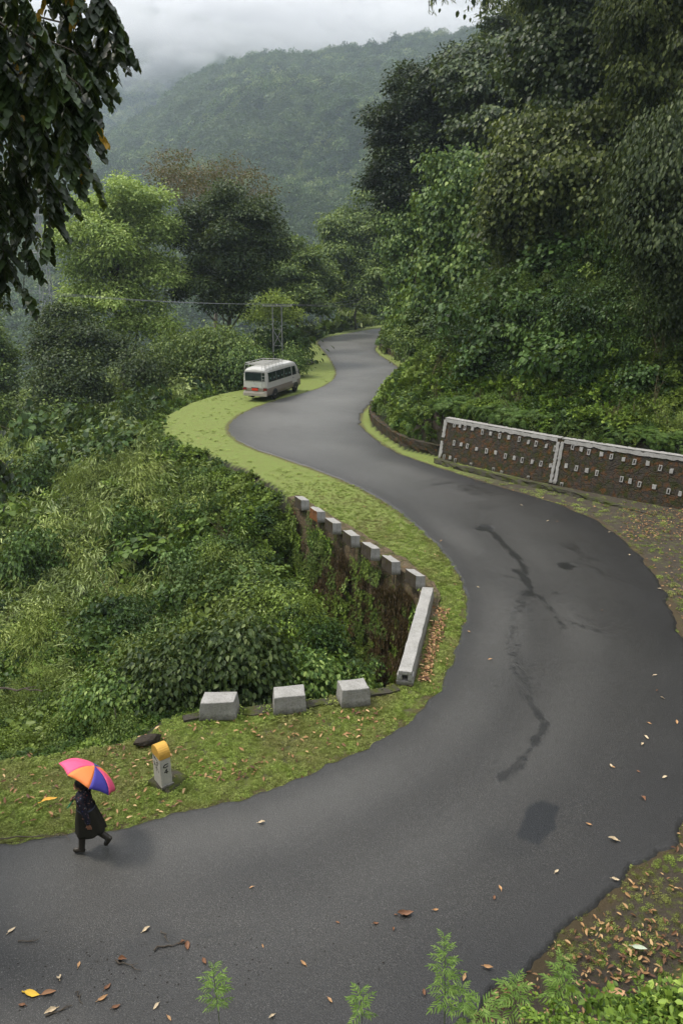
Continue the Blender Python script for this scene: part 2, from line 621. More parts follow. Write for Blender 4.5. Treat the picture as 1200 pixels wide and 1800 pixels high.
gx = spaced(-16, 22, 0.22, -3000, 3000, 1.07)
gy = spaced(8.5, 60, 0.22, -400, 4500, 1.045)
GX, GY = np.meshgrid(gx, gy)
GZ, gfl, gva, ghi, gdin, gdout, gdw = height(GX, GY, True)
nx, ny = len(gx), len(gy)
ii, jj = np.meshgrid(np.arange(nx - 1), np.arange(ny - 1))
i0 = (jj * nx + ii).ravel()
GF = np.c_[i0, i0 + 1, i0 + nx + 1, i0 + nx]
# road distance for the verge's dirt
droad_in = dist(GX, GY, IN_W)
droad_out = dist(GX, GY, OUT_W)
verge = np.where(gfl | (ghi & (GY < 14)), 1.0, 0.0)
rightside = np.where((gdout < gdin) & gfl, 1.0, 0.0) * (1 - sst(33, 38, GY))          # the hill side verge, more soil than grass
edge = np.exp(-np.minimum(droad_in, droad_out) / 0.35)


def ground_mat():
    t = NT('grass_and_soil_ground')
    vg, rs, ed = t.attr('verge'), t.attr('hillside'), t.attr('edge')
    nearf = t.attr('nearness')
    n1 = t.noise(0.35, 6, 0.65)
    n2 = t.noise(2.2, 6, 0.7)
    n3 = t.noise(17, 5, 0.75)
    n4 = t.noise(60, 3, 0.7)
    moss = t.mix(n3, (0.06, 0.085, 0.013), (0.235, 0.275, 0.05))
    moss = t.mix(n4, t.mix(0.45, moss, (0.03, 0.045, 0.01)), moss)
    lime = t.mix(n3, (0.12, 0.165, 0.032), (0.22, 0.275, 0.07))
    lime = t.mix(t.ramp(n2, [(0.4, 0.0), (0.7, 0.7)]), lime, (0.16, 0.16, 0.05))
    g = t.mix(nearf, lime, moss)
    soil = t.mix(n3, (0.03, 0.024, 0.017), (0.12, 0.10, 0.075))
    soil = t.mix(n4, t.mix(0.5, soil, (0.02, 0.015, 0.01)), soil)
    f = t.math('ADD', t.math('MULTIPLY', n2, 0.6), t.math('MULTIPLY', n3, 0.4))
    bare = t.ramp(f, [(0.48, 0.0), (0.57, 1.0)])
    bare_near = t.math('MULTIPLY', bare, t.math('MULTIPLY', nearf, 0.75))
    g2 = t.mix(bare_near, g, soil)
    rbare = t.ramp(f, [(0.34, 0.0), (0.47, 1.0)])
    g3 = t.mix(t.math('MULTIPLY', rs, rbare), g2, soil)
    g4 = t.mix(t.math('MULTIPLY', t.ramp(t.math('ADD', ed, t.math('MULTIPLY', n3, 0.5)), [(0.72, 0.0), (1.0, 1.0)]), 0.8), g3, t.mix(n3, (0.05, 0.036, 0.022), (0.10, 0.075, 0.035)))
    wild = t.mix(n2, (0.012, 0.017, 0.007), (0.026, 0.032, 0.012))
    wild = t.mix(t.ramp(n1, [(0.45, 0.0), (0.6, 1.0)]), wild, t.mix(n3, (0.02, 0.015, 0.010), (0.055, 0.038, 0.026)))
    c = t.mix(vg, wild, g4)
    h = t.math('ADD', n3, t.math('MULTIPLY', n4, 0.6))
    return t.done(t.pbr(c, 0.85, 0.25, normal=t.bump(h, 0.9, 0.05)))


M['ground'] = ground_mat()
gn = 1 - sst(15, 34, GY)
me = np_mesh('ground', np.c_[GX.ravel(), GY.ravel(), GZ.ravel()], GF, M['ground'], smooth=True,
             attrs={'verge': verge.ravel(), 'hillside': rightside.ravel(), 'edge': edge.ravel(), 'nearness': gn.ravel()})
tag(link('ground', me), kind='structure')

# ------------------------------------------------------------------ road
NU, NV = 1000, 110
din_ = chaikin(IN_W, 2)
dou_ = chaikin(OUT_W, 2)


def param(a, keys):
    """sample so that the matched control pairs stay matched"""
    k = len(a)
    t = np.linspace(0, k - 1, keys)
    i = np.arange(k)
    return np.c_[np.interp(t, i, a[:, 0]), np.interp(t, i, a[:, 1])]


ri, ro = param(din_, NU), param(dou_, NU)
# ragged asphalt edge
nrm = ro - ri
nrm /= np.linalg.norm(nrm, axis=1)[:, None]
ri = ri + nrm * (0.10 * wob(ri[:, 0] * 1.0, ri[:, 1], 0.5, 1) + 0.03 * wob(ri[:, 0], ri[:, 1], 0.13, 2))[:, None]
ro = ro + nrm * (0.13 * wob(ro[:, 0] * 1.0, ro[:, 1], 0.6, 3) + 0.04 * wob(ro[:, 0], ro[:, 1], 0.15, 4))[:, None]
tt = np.linspace(0, 1, NV)
RX = ri[:, None, 0] * (1 - tt) + ro[:, None, 0] * tt
RY = ri[:, None, 1] * (1 - tt) + ro[:, None, 1] * tt
RZ = 0.02 + 0.03 * np.sin(np.pi * tt)[None, :] + 0 * RX
RZ[:, 0] = RZ[:, -1] = -0.03
RZ[:, 1] = RZ[:, -2] = 0.012


def blob(px, py, r, soft=0.5):
    c_ = P(px, py)
    d = np.hypot(RX - c_.x, RY - c_.y)
    d = d + r * 0.35 * wob(RX, RY, r * 0.45, px) + r * 0.15 * wob(RX, RY, r * 0.15, py)
    return 1 - sst(r * (1 - soft), r * (1 + soft * 0.4), d)


def streak(pts, wd, soft=1.0):
    line = chaikin(W(pts), 2)
    d = dist(RX, RY, line)
    d = np.maximum(0, d + wd * 0.5 * wob(RX, RY, 0.35, wd * 10) + wd * 0.35 * wob(RX, RY, 0.12, 3))
    return np.exp(-(d / wd) ** 2 * 1.2)


wet = np.zeros_like(RX)
for s_ in (streak([(848, 925), (872, 945), (897, 970), (916, 992), (923, 1006), (918, 1016), (934, 1036)], 0.15) * .8,
           streak([(905, 1006), (918, 1012), (934, 1036), (926, 1048)], 0.12) * 1.1,
           streak([(934, 1036), (920, 1055), (905, 1080), (898, 1110), (903, 1150), (914, 1190), (926, 1230)], 0.24) * .38,
           streak([(926, 1230), (945, 1262), (956, 1282), (936, 1312), (912, 1348), (880, 1372)], 0.12) * .62,
           streak([(960, 1275), (936, 1312), (900, 1355)], 0.10) * .5,
           streak([(934, 1040), (958, 1062), (975, 1085), (988, 1106)], 0.13) * .5,
           streak([(960, 1075), (1000, 1098), (1050, 1110)], 0.13) * .45,
           streak([(985, 1055), (1015, 1080), (1040, 1095)], 0.2) * .25,
           streak([(926, 1060), (935, 1100), (945, 1130)], 0.12) * .3,
           streak([(880, 1013), (905, 1018), (922, 1024)], 0.07) * .6,
           streak([(903, 1150), (925, 1165), (930, 1215)], 0.3) * .3,
           streak([(1010, 990), (1050, 1000), (1060, 1012)], 0.10) * .35,
           streak([(1010, 965), (1030, 985), (1000, 960)], 0.35) * .4,
           streak([(900, 960), (930, 1000), (950, 1040), (1000, 1060)], 0.5) * .15,
           blob(852, 930, 0.38, 0.3) * 1.0, streak([(820, 925), (845, 933), (862, 922)], 0.10) * .5,
           blob(836, 862, 1.4, 1.0) * .48, blob(778, 850, 0.9, 1.0) * .45, blob(860, 890, 0.9, 1.0) * .35,
           blob(994, 996, 0.34, 0.25) * .75, blob(1035, 985, 0.55, 0.9) * .4,
           blob(975, 1045, 0.16, 0.3) * .4, blob(270, 1660, 0.45, 0.5) * .5, blob(150, 1540, 0.8, 1) * .12,
           streak([(280, 1655), (330, 1655), (420, 1640)], 0.08) * .6,
           streak([(200, 1690), (330, 1690), (480, 1640), (600, 1600), (700, 1570)], 0.25) * .22,
           streak([(660, 1180), (560, 1420), (300, 1520)], 0.05) * 0):
    wet = np.maximum(wet, s_)
# damp outer side under the trees
frac = np.broadcast_to(tt[None, :], RX.shape)
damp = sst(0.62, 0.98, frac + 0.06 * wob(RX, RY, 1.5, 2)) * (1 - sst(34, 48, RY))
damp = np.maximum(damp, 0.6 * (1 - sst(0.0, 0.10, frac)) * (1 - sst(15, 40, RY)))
# repair patch: dark quadrilateral with a softer rim
quad = W([(922, 1420), (950, 1410), (986, 1420), (976, 1462), (948, 1492), (905, 1478)])
qi = inside(RX, RY, quad)
patch = np.where(qi, 1.0, 0.0)
qd = dist(RX, RY, np.r_[quad, quad[:1]]) + 0.04 * wob(RX, RY, 0.2, 1)
patch = np.where(qi, sst(0.0, 0.06, qd), 0)
smear = blob(890, 1488, 0.5, 1.0) * 0.3
patch = np.maximum(patch * 1.0, smear)
PATCH_ON = 1
RZ = RZ - 0.03 * (blob(852, 930, 0.36, 0.25) + 0.5 * blob(994, 996, 0.3, 0.25))
tracks = np.exp(-((frac - 0.28) / 0.09) ** 2) + np.exp(-((frac - 0.60) / 0.10) ** 2)


dry = sst(20, 52, RY + 5 * wob(RX, RY, 4, 6)) * (1 - .8 * damp) * (1 - .55 * np.abs(2 * frac - 1) ** 4)  # sky sheen of the far road, painted as a paler base colour
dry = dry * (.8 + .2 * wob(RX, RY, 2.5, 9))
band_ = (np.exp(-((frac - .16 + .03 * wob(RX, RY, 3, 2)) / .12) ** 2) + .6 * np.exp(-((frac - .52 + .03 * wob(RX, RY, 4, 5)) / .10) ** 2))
dry = np.maximum(dry, .30 * band_ * sst(8, 11, RY) * (.7 + .5 * wob(RX, RY, 2.2, 3)))  # broad pale sheens of the near bend, painted in as bands
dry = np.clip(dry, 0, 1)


def asphalt():
    t = NT('damp_asphalt')
    p = t.pos()
    wt, dm, pt, tr = t.attr('wet'), t.attr('damp'), t.attr('patch'), t.attr('tracks')
    a = t.noise(110, 2, 0.6, p)
    b = t.noise(38, 3, 0.7, p)
    m_ = t.noise(4, 5, 0.65, p)
    l_ = t.noise(0.45, 5, 0.6, p, dist=0.6)
    base = t.mix(l_, (0.0095, 0.0088, 0.0076), (0.020, 0.0188, 0.0162))
    base = t.mix(t.math('MULTIPLY', tr, 0.35), base, (0.028, 0.0275, 0.026))
    base = t.mix(t.ramp(m_, [(0.4, 0.0), (0.75, 0.5)]), base, (0.020, 0.020, 0.020))
    base = t.mix(t.ramp(b, [(0.54, 0.0), (0.68, 1.0)]), base, (0.055, 0.052, 0.046))
    base = t.mix(t.ramp(a, [(0.60, 0.0), (0.70, 0.9)]), base, (0.24, 0.235, 0.22))
    base = t.mix(t.ramp(a, [(0.28, 0.8), (0.40, 0.0)]), base, (0.008, 0.008, 0.008))
    base = t.mix(t.math('MULTIPLY', t.attr('dry'), 0.85), base, t.mix(m_, (0.11, 0.108, 0.10), (0.18, 0.176, 0.163)))  # painted sheen: asphalt colour lightened where the road catches the sky
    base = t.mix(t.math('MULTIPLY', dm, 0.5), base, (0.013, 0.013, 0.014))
    rag = t.math('ADD', wt, t.math('ADD', t.math('MULTIPLY', t.math('SUBTRACT', m_, 0.5), 1.1), t.math('MULTIPLY', t.math('SUBTRACT', t.noise(16, 4, 0.7, p), 0.5), 0.9)))
    wf = t.math('MULTIPLY', t.ramp(rag, [(0.22, 0.0), (0.62, 1.0)]), 0.95)
    base = t.mix(wf, base, (0.007, 0.007, 0.006))
    base = t.mix(t.math('MULTIPLY', pt, 0.92), base, (0.004, 0.0055, 0.0075))
    r_ = t.math('SUBTRACT', t.math('ADD', 0.30, t.math('MULTIPLY', l_, 0.22)), t.math('MULTIPLY', wf, 0.10))
    h = t.math('ADD', t.math('MULTIPLY', a, 0.5), b)
    return t.done(t.pbr(base, r_, t.math('ADD', 0.50, t.math('MULTIPLY', wf, 0.1)), normal=t.bump(h, 0.7, 0.014)))


M['asphalt'] = asphalt()
i2, j2 = np.meshgrid(np.arange(NV - 1), np.arange(NU - 1))
k0 = (j2 * NV + i2).ravel()
RF = np.c_[k0, k0 + NV, k0 + NV + 1, k0 + 1]
# split the near part finer along the road: the sheet itself
me = np_mesh('road', np.c_[RX.ravel(), RY.ravel(), RZ.ravel()], RF[:, ::-1], M['asphalt'], smooth=True,
             attrs={'wet': wet.ravel(), 'damp': damp.ravel(), 'patch': patch.ravel(), 'dry': dry.ravel(), 'tracks': np.clip(tracks, 0, 1).ravel()})  # 'dry' carries the painted road sheen
tag(link('road', me), kind='structure')

# ------------------------------------------------------------------ mountains


def mountain(name, az_px, ridge_px, r0, r1, z0, mat, nr=90, na=260, spur=10, seed=1, back=0.5):
    azp = np.linspace(az_px[0], az_px[1], na)
    rx, ry = zip(*ridge_px)
    rid = np.interp(azp, rx, ry)
    rid = rid + 3.0 * np.sin(azp * 0.05) + 1.6 * np.sin(azp * 0.17 + 1)
    s = np.r_[np.linspace(0, 1, nr), 1 + np.linspace(0.04, back, 14)]
    V = np.zeros((len(s), na, 3))
    for a in range(na):
        d = ray(azp[a], 467.6)
        d = Vector((d.x, d.y, 0)).normalized()
        rr = r0 + (r1 - r0) * s
        Yr = r1 * d.y
        ztop = at(azp[a], rid[a], Yr).z
        f = np.where(s <= 1, np.clip(s, 0, 1) ** 0.85, 1 - (s - 1) * 1.2)
        z = z0 + (ztop - z0) * f
        x, y = d.x * rr, d.y * rr
        amp = np.sin(np.clip(s, 0, 1) * np.pi)
        z = z + spur * amp * (wob(x, y, spur * 5, seed) + 0.5 * wob(x, y, spur * 2.0, seed + 3))
        V[:, a, 0], V[:, a, 1], V[:, a, 2] = x, y, z
    i_, j_ = np.meshgrid(np.arange(na - 1), np.arange(len(s) - 1))
    k_ = (j_ * na + i_).ravel()
    F = np.c_[k_, k_ + 1, k_ + na + 1, k_ + na]
    me = np_mesh(name, V.reshape(-1, 3), F, mat, smooth=True)
    return tag(link(name, me), kind='structure'), V


t_ = NT('forest_floor')
M['forestfloor'] = t_.done(t_.pbr(t_.mix(t_.noise(0.05, 5, 0.6), (0.012, 0.025, 0.010), (0.03, 0.05, 0.018)), 0.9, 0.1))
RIDGE = [(-500, 420), (-200, 345), (0, 318), (120, 292), (200, 256), (250, 224), (300, 190), (340, 160), (375, 134), (420, 118), (500, 106), (560, 102), (620, 92), (700, 78), (780, 66), (850, 48), (950, 20), (1100, -20), (1300, -60), (1500, -90)]
mnt, MV = mountain('mountain', (-420, 1500), RIDGE, 400, 1050, -48, M['forestfloor'], nr=110, na=300, seed=2, spur=22)
FAR = [(-600, 60), (-100, 30), (100, 20), (250, 10), (420, 50), (600, 100), (800, 110), (1200, 110)]
fmt, FV = mountain('far_mountain', (-700, 900), FAR, 1150, 1700, -40, M['forestfloor'], nr=70, na=200, spur=42, seed=5)
# ================================================================== FOLIAGE TOOLS
LEAF = {
    'ovate': (np.array([(0, 0, 0), (.30, .30, .05), (.24, .68, .03), (0, 1, -.14), (-.24, .68, .03), (-.30, .30, .05)], float), np.array([(0, 1, 2, 3), (0, 3, 4, 5)])),
    'heart': (np.array([(0, 0, 0), (.46, .18, .06), (.36, .62, .02), (0, 1, -.12), (-.36, .62, .02), (-.46, .18, .06)], float), np.array([(0, 1, 2, 3), (0, 3, 4, 5)])),
    'lance': (np.array([(0, 0, 0), (.11, .35, .03), (.07, .75, -.04), (0, 1, -.2), (-.07, .75, -.04), (-.11, .35, .03)], float), np.array([(0, 1, 2, 3), (0, 3, 4, 5)])),
    'card': (np.array([(0, 0, 0), (.36, .45, .08), (0, 1, -.1), (-.36, .45, .08)], float), np.array([(0, 1, 2, 3)])),
    'blade': (np.array([(-.03, 0, 0), (.03, 0, 0), (.02, .6, .06), (0, 1, .2)], float), np.array([(0, 1, 2, 3)])),
}


def unit(v):
    return v / np.maximum(np.linalg.norm(v, axis=-1, keepdims=True), 1e-9)


def leafset(pos, tip, nor, size, kind):
    T, F = LEAF[kind]
    y = unit(tip)
    x = unit(np.cross(y, nor))
    z = np.cross(x, y)
    size = np.broadcast_to(np.asarray(size, float), (len(pos),))
    V = pos[:, None, :] + size[:, None, None] * (T[None, :, 0:1] * x[:, None, :] + T[None, :, 1:2] * y[:, None, :] + T[None, :, 2:3] * z[:, None, :])
    FF = (np.arange(len(pos))[:, None, None] * len(T) + F[None]).reshape(-1, 4)
    return V.reshape(-1, 3), FF, len(T)


def leafmesh(name, pos, tip, nor, size, kind, mat, tint):
    V, F, k = leafset(pos, tip, nor, size, kind)
    return np_mesh(name, V, F, mat, np.repeat(tint, k))


def merge(parts):
    Vs, Fs, Ts, o = [], [], [], 0
    for V, F, T in parts:
        Vs.append(V)
        Fs.append(F + o)
        Ts.append(T)
        o += len(V)
    return np.concatenate(Vs), np.concatenate(Fs), np.concatenate(Ts)


def rdir(rng, n_, zlo=-1.0):
    z = rng.uniform(zlo, 1, n_)
    a = rng.uniform(0, 2 * np.pi, n_)
    r_ = np.sqrt(1 - z * z)
    return np.c_[r_ * np.cos(a), r_ * np.sin(a), z]


def crown(rng, lobes, ncl, nper, leaf, kind='ovate', spread=0.5, droop=0.3, fill=0.25, zlo=-0.45, rough=0.25, tintup=0.25, hang=0):
    """leaf sprays spread through the outer shell of overlapping lobes; returns (V,F,tint)"""
    big = [tuple(l) if len(l) >= 6 else (*l[:3], l[3], l[3], l[3]) for l in lobes]
    lobes = []
    for l in big:
        lobes.append((l[0], l[1], l[2], l[3] * .68, l[4] * .68, l[5] * .68))
        for _ in range(11):
            dq = rdir(rng, 1, -.5)[0]
            f = rng.uniform(.18, .48)
            g = rng.uniform(.70, 1.18)
            lobes.append((l[0] + dq[0] * l[3] * g, l[1] + dq[1] * l[4] * g, l[2] + dq[2] * l[5] * g, l[3] * f, l[4] * f, l[5] * f * .85))
    c = np.array([l[:3] for l in lobes], float)
    r = np.array([l[3:6] if len(l) >= 6 else (l[3],) * 3 for l in lobes], float)
    wgt = (r[:, 0] * r[:, 2])
    k = rng.choice(len(lobes), ncl * 2, p=wgt / wgt.sum())
    d = rdir(rng, ncl * 2, zlo)
    rad = np.where(rng.random(ncl * 2) < fill, rng.uniform(0.35, 0.85, ncl * 2), rng.uniform(0.85, 1.08, ncl * 2))
    bumpy = 1 + rough * np.sin(d[:, 0] * 5 + k) * np.sin(d[:, 2] * 6 + k * 2) * np.cos(d[:, 1] * 5)
    p = c[k] + d * r[k] * (rad * bumpy)[:, None]
    keep = np.ones(len(p), bool)
    for j in range(len(lobes)):
        q = np.linalg.norm((p - c[j]) / r[j], axis=1)
        keep &= ~((q < 0.70) & (k != j) & (rng.random(len(p)) < 0.85))
    zmid = np.average(c[:, 2])
    p, d, k = p[keep][:ncl], d[keep][:ncl], k[keep][:ncl]
    m = len(p)
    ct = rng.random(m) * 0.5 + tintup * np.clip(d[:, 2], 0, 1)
    q = np.repeat(p, nper, 0)
    dd = np.repeat(d, nper, 0)
    off = rng.normal(0, 1, (m * nper, 3)) * spread * np.array([1, 1, 0.55])
    q = q + off
    tip = unit(dd * 0.5 + off / max(spread, 1e-3) * 0.5 + rng.normal(0, .45, q.shape)) + np.array([0, 0, -droop * 1.5])
    nor = unit(dd * 0.7 + np.array([0, 0, 0.8]) + rng.normal(0, .45, q.shape))
    sz = leaf * rng.uniform(0.65, 1.35, len(q))
    tint = np.clip(np.repeat(ct, nper) + rng.random(len(q)) * 0.35, 0, 1)
    if hang:
        kk_ = rng.choice(len(lobes), hang, p=wgt / wgt.sum())
        dh = rdir(rng, hang, -.2)
        dh[:, 1] = -np.abs(dh[:, 1])
        st_ = c[kk_] + dh * r[kk_] * .95
        ln_ = rng.uniform(1.0, 4.5, hang)
        nl = 34
        f_ = rng.random((hang, nl))
        qq = st_[:, None, :] + rng.normal(0, .10, (hang, nl, 3))
        qq[:, :, 2] -= f_ * ln_[:, None]
        qq = qq.reshape(-1, 3)
        q = np.r_[q, qq]
        tip = np.r_[tip, np.c_[rng.normal(0, .5, len(qq)), rng.normal(-.2, .4, len(qq)), -np.ones(len(qq))]]
        nor = np.r_[nor, np.c_[rng.normal(0, .4, len(qq)), rng.normal(-.8, .4, len(qq)), .4 * np.ones(len(qq))]]
        sz = np.r_[sz, leaf * rng.uniform(.5, 1.1, len(qq))]
        tint = np.r_[tint, np.clip(np.repeat(rng.random(hang) * .6, nl) + rng.random(len(qq)) * .4, 0, 1)]
    V, F, kk = leafset(q, tip, nor, sz, kind)
    return V, F, np.repeat(tint, kk)


def branches(mb, base, top, rad, targets, rng, seg=8, bend=0.15):
    base, top = Vector(base), Vector(top)
    L_ = (top - base).length
    n_ = 6
    pts = []
    for i in range(n_ + 1):
        t = i / n_
        p = base.lerp(top, t) + Vector((rng.normal(0, .02), rng.normal(0, .02), 0)) * L_ * math.sin(t * math.pi)
        pts.append(p)
    mb.tube(pts, [rad * (1.25 if i == 0 else 1 - 0.6 * i / n_) for i in range(n_ + 1)], seg)
    for t_, tg, r_ in targets:
        s = base.lerp(top, t_)
        k = min(int(t_ * n_), n_ - 1)
        s = pts[k].lerp(pts[k + 1], t_ * n_ - k)
        tg = Vector(tg)
        mid = s.lerp(tg, 0.5) + Vector((rng.normal(0, .1), rng.normal(0, .1), -bend)) * (tg - s).length * 0.6
        q1 = s.lerp(mid, .5) + Vector((0, 0, -0.02)) * (tg - s).length
        mb.tube([s, q1, mid, mid.lerp(tg, .55) + Vector((0, 0, .02)), tg], [r_, r_ * .8, r_ * .6, r_ * .4, r_ * .15], 6)


# ------------------------------------------------------------------ clump kinds for ground cover
def clump_broad(seed, n_=190, leaf=0.16, rad=0.55, h=0.55, kind='ovate'):
    rng = np.random.default_rng(seed)
    ncl = n_ // 7
    d = rdir(rng, ncl, 0.05)
    rr = rng.uniform(0.45, 1.05, ncl)
    p = d * np.array([rad, rad, h]) * rr[:, None]
    q = np.repeat(p, 7, 0)
    dd = np.repeat(d, 7, 0)
    off = rdir(rng, len(q), -0.2) * leaf * 0.8
    q = q + off * 0.6
    tip = unit(off / leaf + dd * 0.4) + np.array([0, 0, -0.35])
    nor = unit(np.array([0, 0, 1.0]) + dd * 0.5 + rng.normal(0, .25, q.shape))
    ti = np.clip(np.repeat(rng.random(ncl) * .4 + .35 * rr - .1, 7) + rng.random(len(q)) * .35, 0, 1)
    V, F, k = leafset(q, tip, nor, leaf * rng.uniform(.6, 1.3, len(q)), kind)
    return V, F, np.repeat(ti, k)


def clump_fern(seed, nf=11, length=0.75, pin=15):
    rng = np.random.default_rng(seed)
    pos, tip, nor, sz, ti = [], [], [], [], []
    for f in range(nf):
        a = rng.uniform(0, 2 * np.pi)
        ln = length * rng.uniform(.7, 1.2)
        up = rng.uniform(.5, 1.1)
        tf = rng.random() * .5
        dirh = np.array([math.cos(a), math.sin(a), 0])
        for i in range(pin):
            t = (i + 1) / pin
            p = dirh * ln * t * (1 - .15 * t) + np.array([0, 0, up * ln * (t - 0.95 * t * t)])
            tg = unit(dirh * (1 - .3 * t) + np.array([0, 0, up * (1 - 1.9 * t)]))
            side = np.cross(tg, [0, 0, 1.0])
            side /= np.linalg.norm(side) + 1e-6
            for s in (-1, 1):
                pos.append(p)
                tip.append(side * s + tg * .45 + np.array([0, 0, -.15]))
                nor.append(np.cross(side, tg) + rng.normal(0, .1, 3))
                sz.append(ln * 0.30 * math.sin(min(1, t * 1.0) ** .7 * math.pi * .92 + .12) + .02)
                ti.append(tf + rng.random() * .4)
    V, F, k = leafset(np.array(pos), np.array(tip), np.array(nor), np.array(sz), 'lance')
    return V, F, np.repeat(np.array(ti), k)


def clump_bamboo(seed, nc=9, h=1.7, leaf=0.30, per=26):
    rng = np.random.default_rng(seed)
    pos, tip, nor, ti = [], [], [], []
    for c in range(nc):
        a = rng.uniform(0, 2 * np.pi)
        hh = h * rng.uniform(.6, 1.15)
        ln = rng.uniform(.2, .75) * h
        d = np.array([math.cos(a), math.sin(a), 0])
        tf = rng.random() * .5
        for i in range(per):
            t = rng.uniform(.25, 1)
            p = d * ln * t * t + np.array([0, 0, hh * (t - .22 * t * t)])
            b = rng.uniform(0, 2 * np.pi)
            pos.append(p + rng.normal(0, .05, 3) * h)
            tip.append(np.array([math.cos(b), math.sin(b), -.35 - .5 * rng.random()]) + d * .5)
            nor.append(np.array([0, 0, 1]) + rng.normal(0, .4, 3))
            ti.append(tf + rng.random() * .5)
    V, F, k = leafset(np.array(pos), np.array(tip), np.array(nor), leaf * rng.uniform(.6, 1.3, len(pos)), 'lance')
    return V, F, np.repeat(np.array(ti), k)


def clump_mat(seed, n_=240, leaf=0.07, rad=0.5, h=0.10, kind='heart'):
    rng = np.random.default_rng(seed)
    a = rng.uniform(0, 2 * np.pi, n_)
    r_ = rad * np.sqrt(rng.random(n_))
    p = np.c_[r_ * np.cos(a), r_ * np.sin(a), rng.uniform(0, h, n_)]
    b = rng.uniform(0, 2 * np.pi, n_)
    tip = np.c_[np.cos(b), np.sin(b), rng.uniform(-.4, .3, n_)]
    nor = np.array([0, 0, 1.0]) + rng.normal(0, .35, (n_, 3))
    V, F, k = leafset(p, tip, nor, leaf * rng.uniform(.5, 1.4, n_), kind)
    return V, F, np.repeat(rng.random(n_), k)


def clump_grass(seed, n_=60, h=0.07, rad=0.10, kind='blade', wide=4.0):
    rng = np.random.default_rng(seed)
    a = rng.uniform(0, 2 * np.pi, n_)
    r_ = rad * np.sqrt(rng.random(n_))
    p = np.c_[r_ * np.cos(a), r_ * np.sin(a), np.zeros(n_)]
    tip = np.c_[rng.normal(0, .6, n_), rng.normal(0, .6, n_), np.ones(n_)]
    nor = rng.normal(0, 1, (n_, 3))
    V, F, k = leafset(p, tip, nor, h * rng.uniform(.5, 1.3, n_), kind)
    return V, F, np.repeat(rng.random(n_), k)


def clump_hang(seed, n_=200, leaf=0.09, rad=0.45, kind='heart'):
    """hanging strands, local +Z is out of the wall, -Y hangs down"""
    rng = np.random.default_rng(seed)
    ns = 14
    sx = rng.uniform(-rad, rad, ns)
    k_ = rng.integers(0, ns, n_)
    t = rng.random(n_)
    p = np.c_[sx[k_] + rng.normal(0, .04, n_), rad - t * rad * 2.2, .05 + .12 * rng.random(n_)]
    tip = np.c_[rng.normal(0, .6, n_), -np.ones(n_), rng.uniform(-.1, .5, n_)]
    nor = np.array([0, .5, 1.0]) + rng.normal(0, .3, (n_, 3))
    V, F, k = leafset(p, tip, nor, leaf * rng.uniform(.5, 1.4, n_), kind)
    return V, F, np.repeat(rng.random(n_), k)


def source(name, VFT, mat):
    V, F, T = VFT
    me = np_mesh(name, V, F, mat, T)
    return bpy.data.objects.new(name + '_source', me)     # never linked: only read by the scatter


def scatter(name, pts, rot, scl, sources, mat, idx=None, kind='stuff', label=None, cat=None):
    """one ground-cover object: clumps instanced on its own points"""
    n_ = len(pts)
    me = bpy.data.meshes.new(name)
    me.vertices.add(n_)
    me.vertices.foreach_set('co', np.asarray(pts, np.float32).ravel())
    a = me.attributes.new('rot', 'FLOAT_VECTOR', 'POINT')
    a.data.foreach_set('vector', np.asarray(rot, np.float32).ravel())
    a = me.attributes.new('scl', 'FLOAT_VECTOR', 'POINT')
    scl = np.asarray(scl, np.float32)
    if scl.ndim == 1: scl = np.repeat(scl[:, None], 3, 1)
    a.data.foreach_set('vector', scl.ravel())
    a = me.attributes.new('pick', 'INT', 'POINT')
    if idx is None: idx = RNG.integers(0, len(sources), n_)
    a.data.foreach_set('value', np.asarray(idx, np.int32))
    me.materials.append(mat)
    o = link(name, me)
    g = bpy.data.node_groups.new(name, 'GeometryNodeTree')
    g.interface.new_socket('Geometry', in_out='INPUT', socket_type='NodeSocketGeometry')
    g.interface.new_socket('Geometry', in_out='OUTPUT', socket_type='NodeSocketGeometry')
    N = g.nodes.new
    gi, go = N('NodeGroupInput'), N('NodeGroupOutput')
    prev = None

    def named(nm, typ):
        nd = N('GeometryNodeInputNamedAttribute')
        nd.data_type = typ
        nd.inputs['Name'].default_value = nm
        return nd.outputs[0]
    join = N('GeometryNodeJoinGeometry')
    for k, src in enumerate(sources):
        oi = N('GeometryNodeObjectInfo')
        oi.inputs['Object'].default_value = src
        oi.inputs['As Instance'].default_value = False
        iop = N('GeometryNodeInstanceOnPoints')
        cmp = N('FunctionNodeCompare')
        cmp.data_type = 'INT'
        cmp.operation = 'EQUAL'
        g.links.new(named('pick', 'INT'), cmp.inputs[2])
        cmp.inputs[3].default_value = k
        e2r = N('FunctionNodeEulerToRotation')
        g.links.new(named('rot', 'FLOAT_VECTOR'), e2r.inputs[0])
        g.links.new(gi.outputs[0], iop.inputs['Points'])
        g.links.new(cmp.outputs[0], iop.inputs['Selection'])
        g.links.new(oi.outputs['Geometry'], iop.inputs['Instance'])
        g.links.new(e2r.outputs[0], iop.inputs['Rotation'])
        g.links.new(named('scl', 'FLOAT_VECTOR'), iop.inputs['Scale'])
        g.links.new(iop.outputs[0], join.inputs[0])
    g.links.new(join.outputs[0], go.inputs[0])
    md = o.modifiers.new('scatter', 'NODES')
    md.node_group = g
    tag(o, label, cat, None, kind)
    return o


def logpolar(rng, n_, r0, r1, az=30, az0=None):
    r_ = r0 * (r1 / r0) ** rng.random(n_)
    a = np.radians(rng.uniform(-az if az0 is None else az0, az, n_))
    return r_ * np.sin(a), r_ * np.cos(a), r_


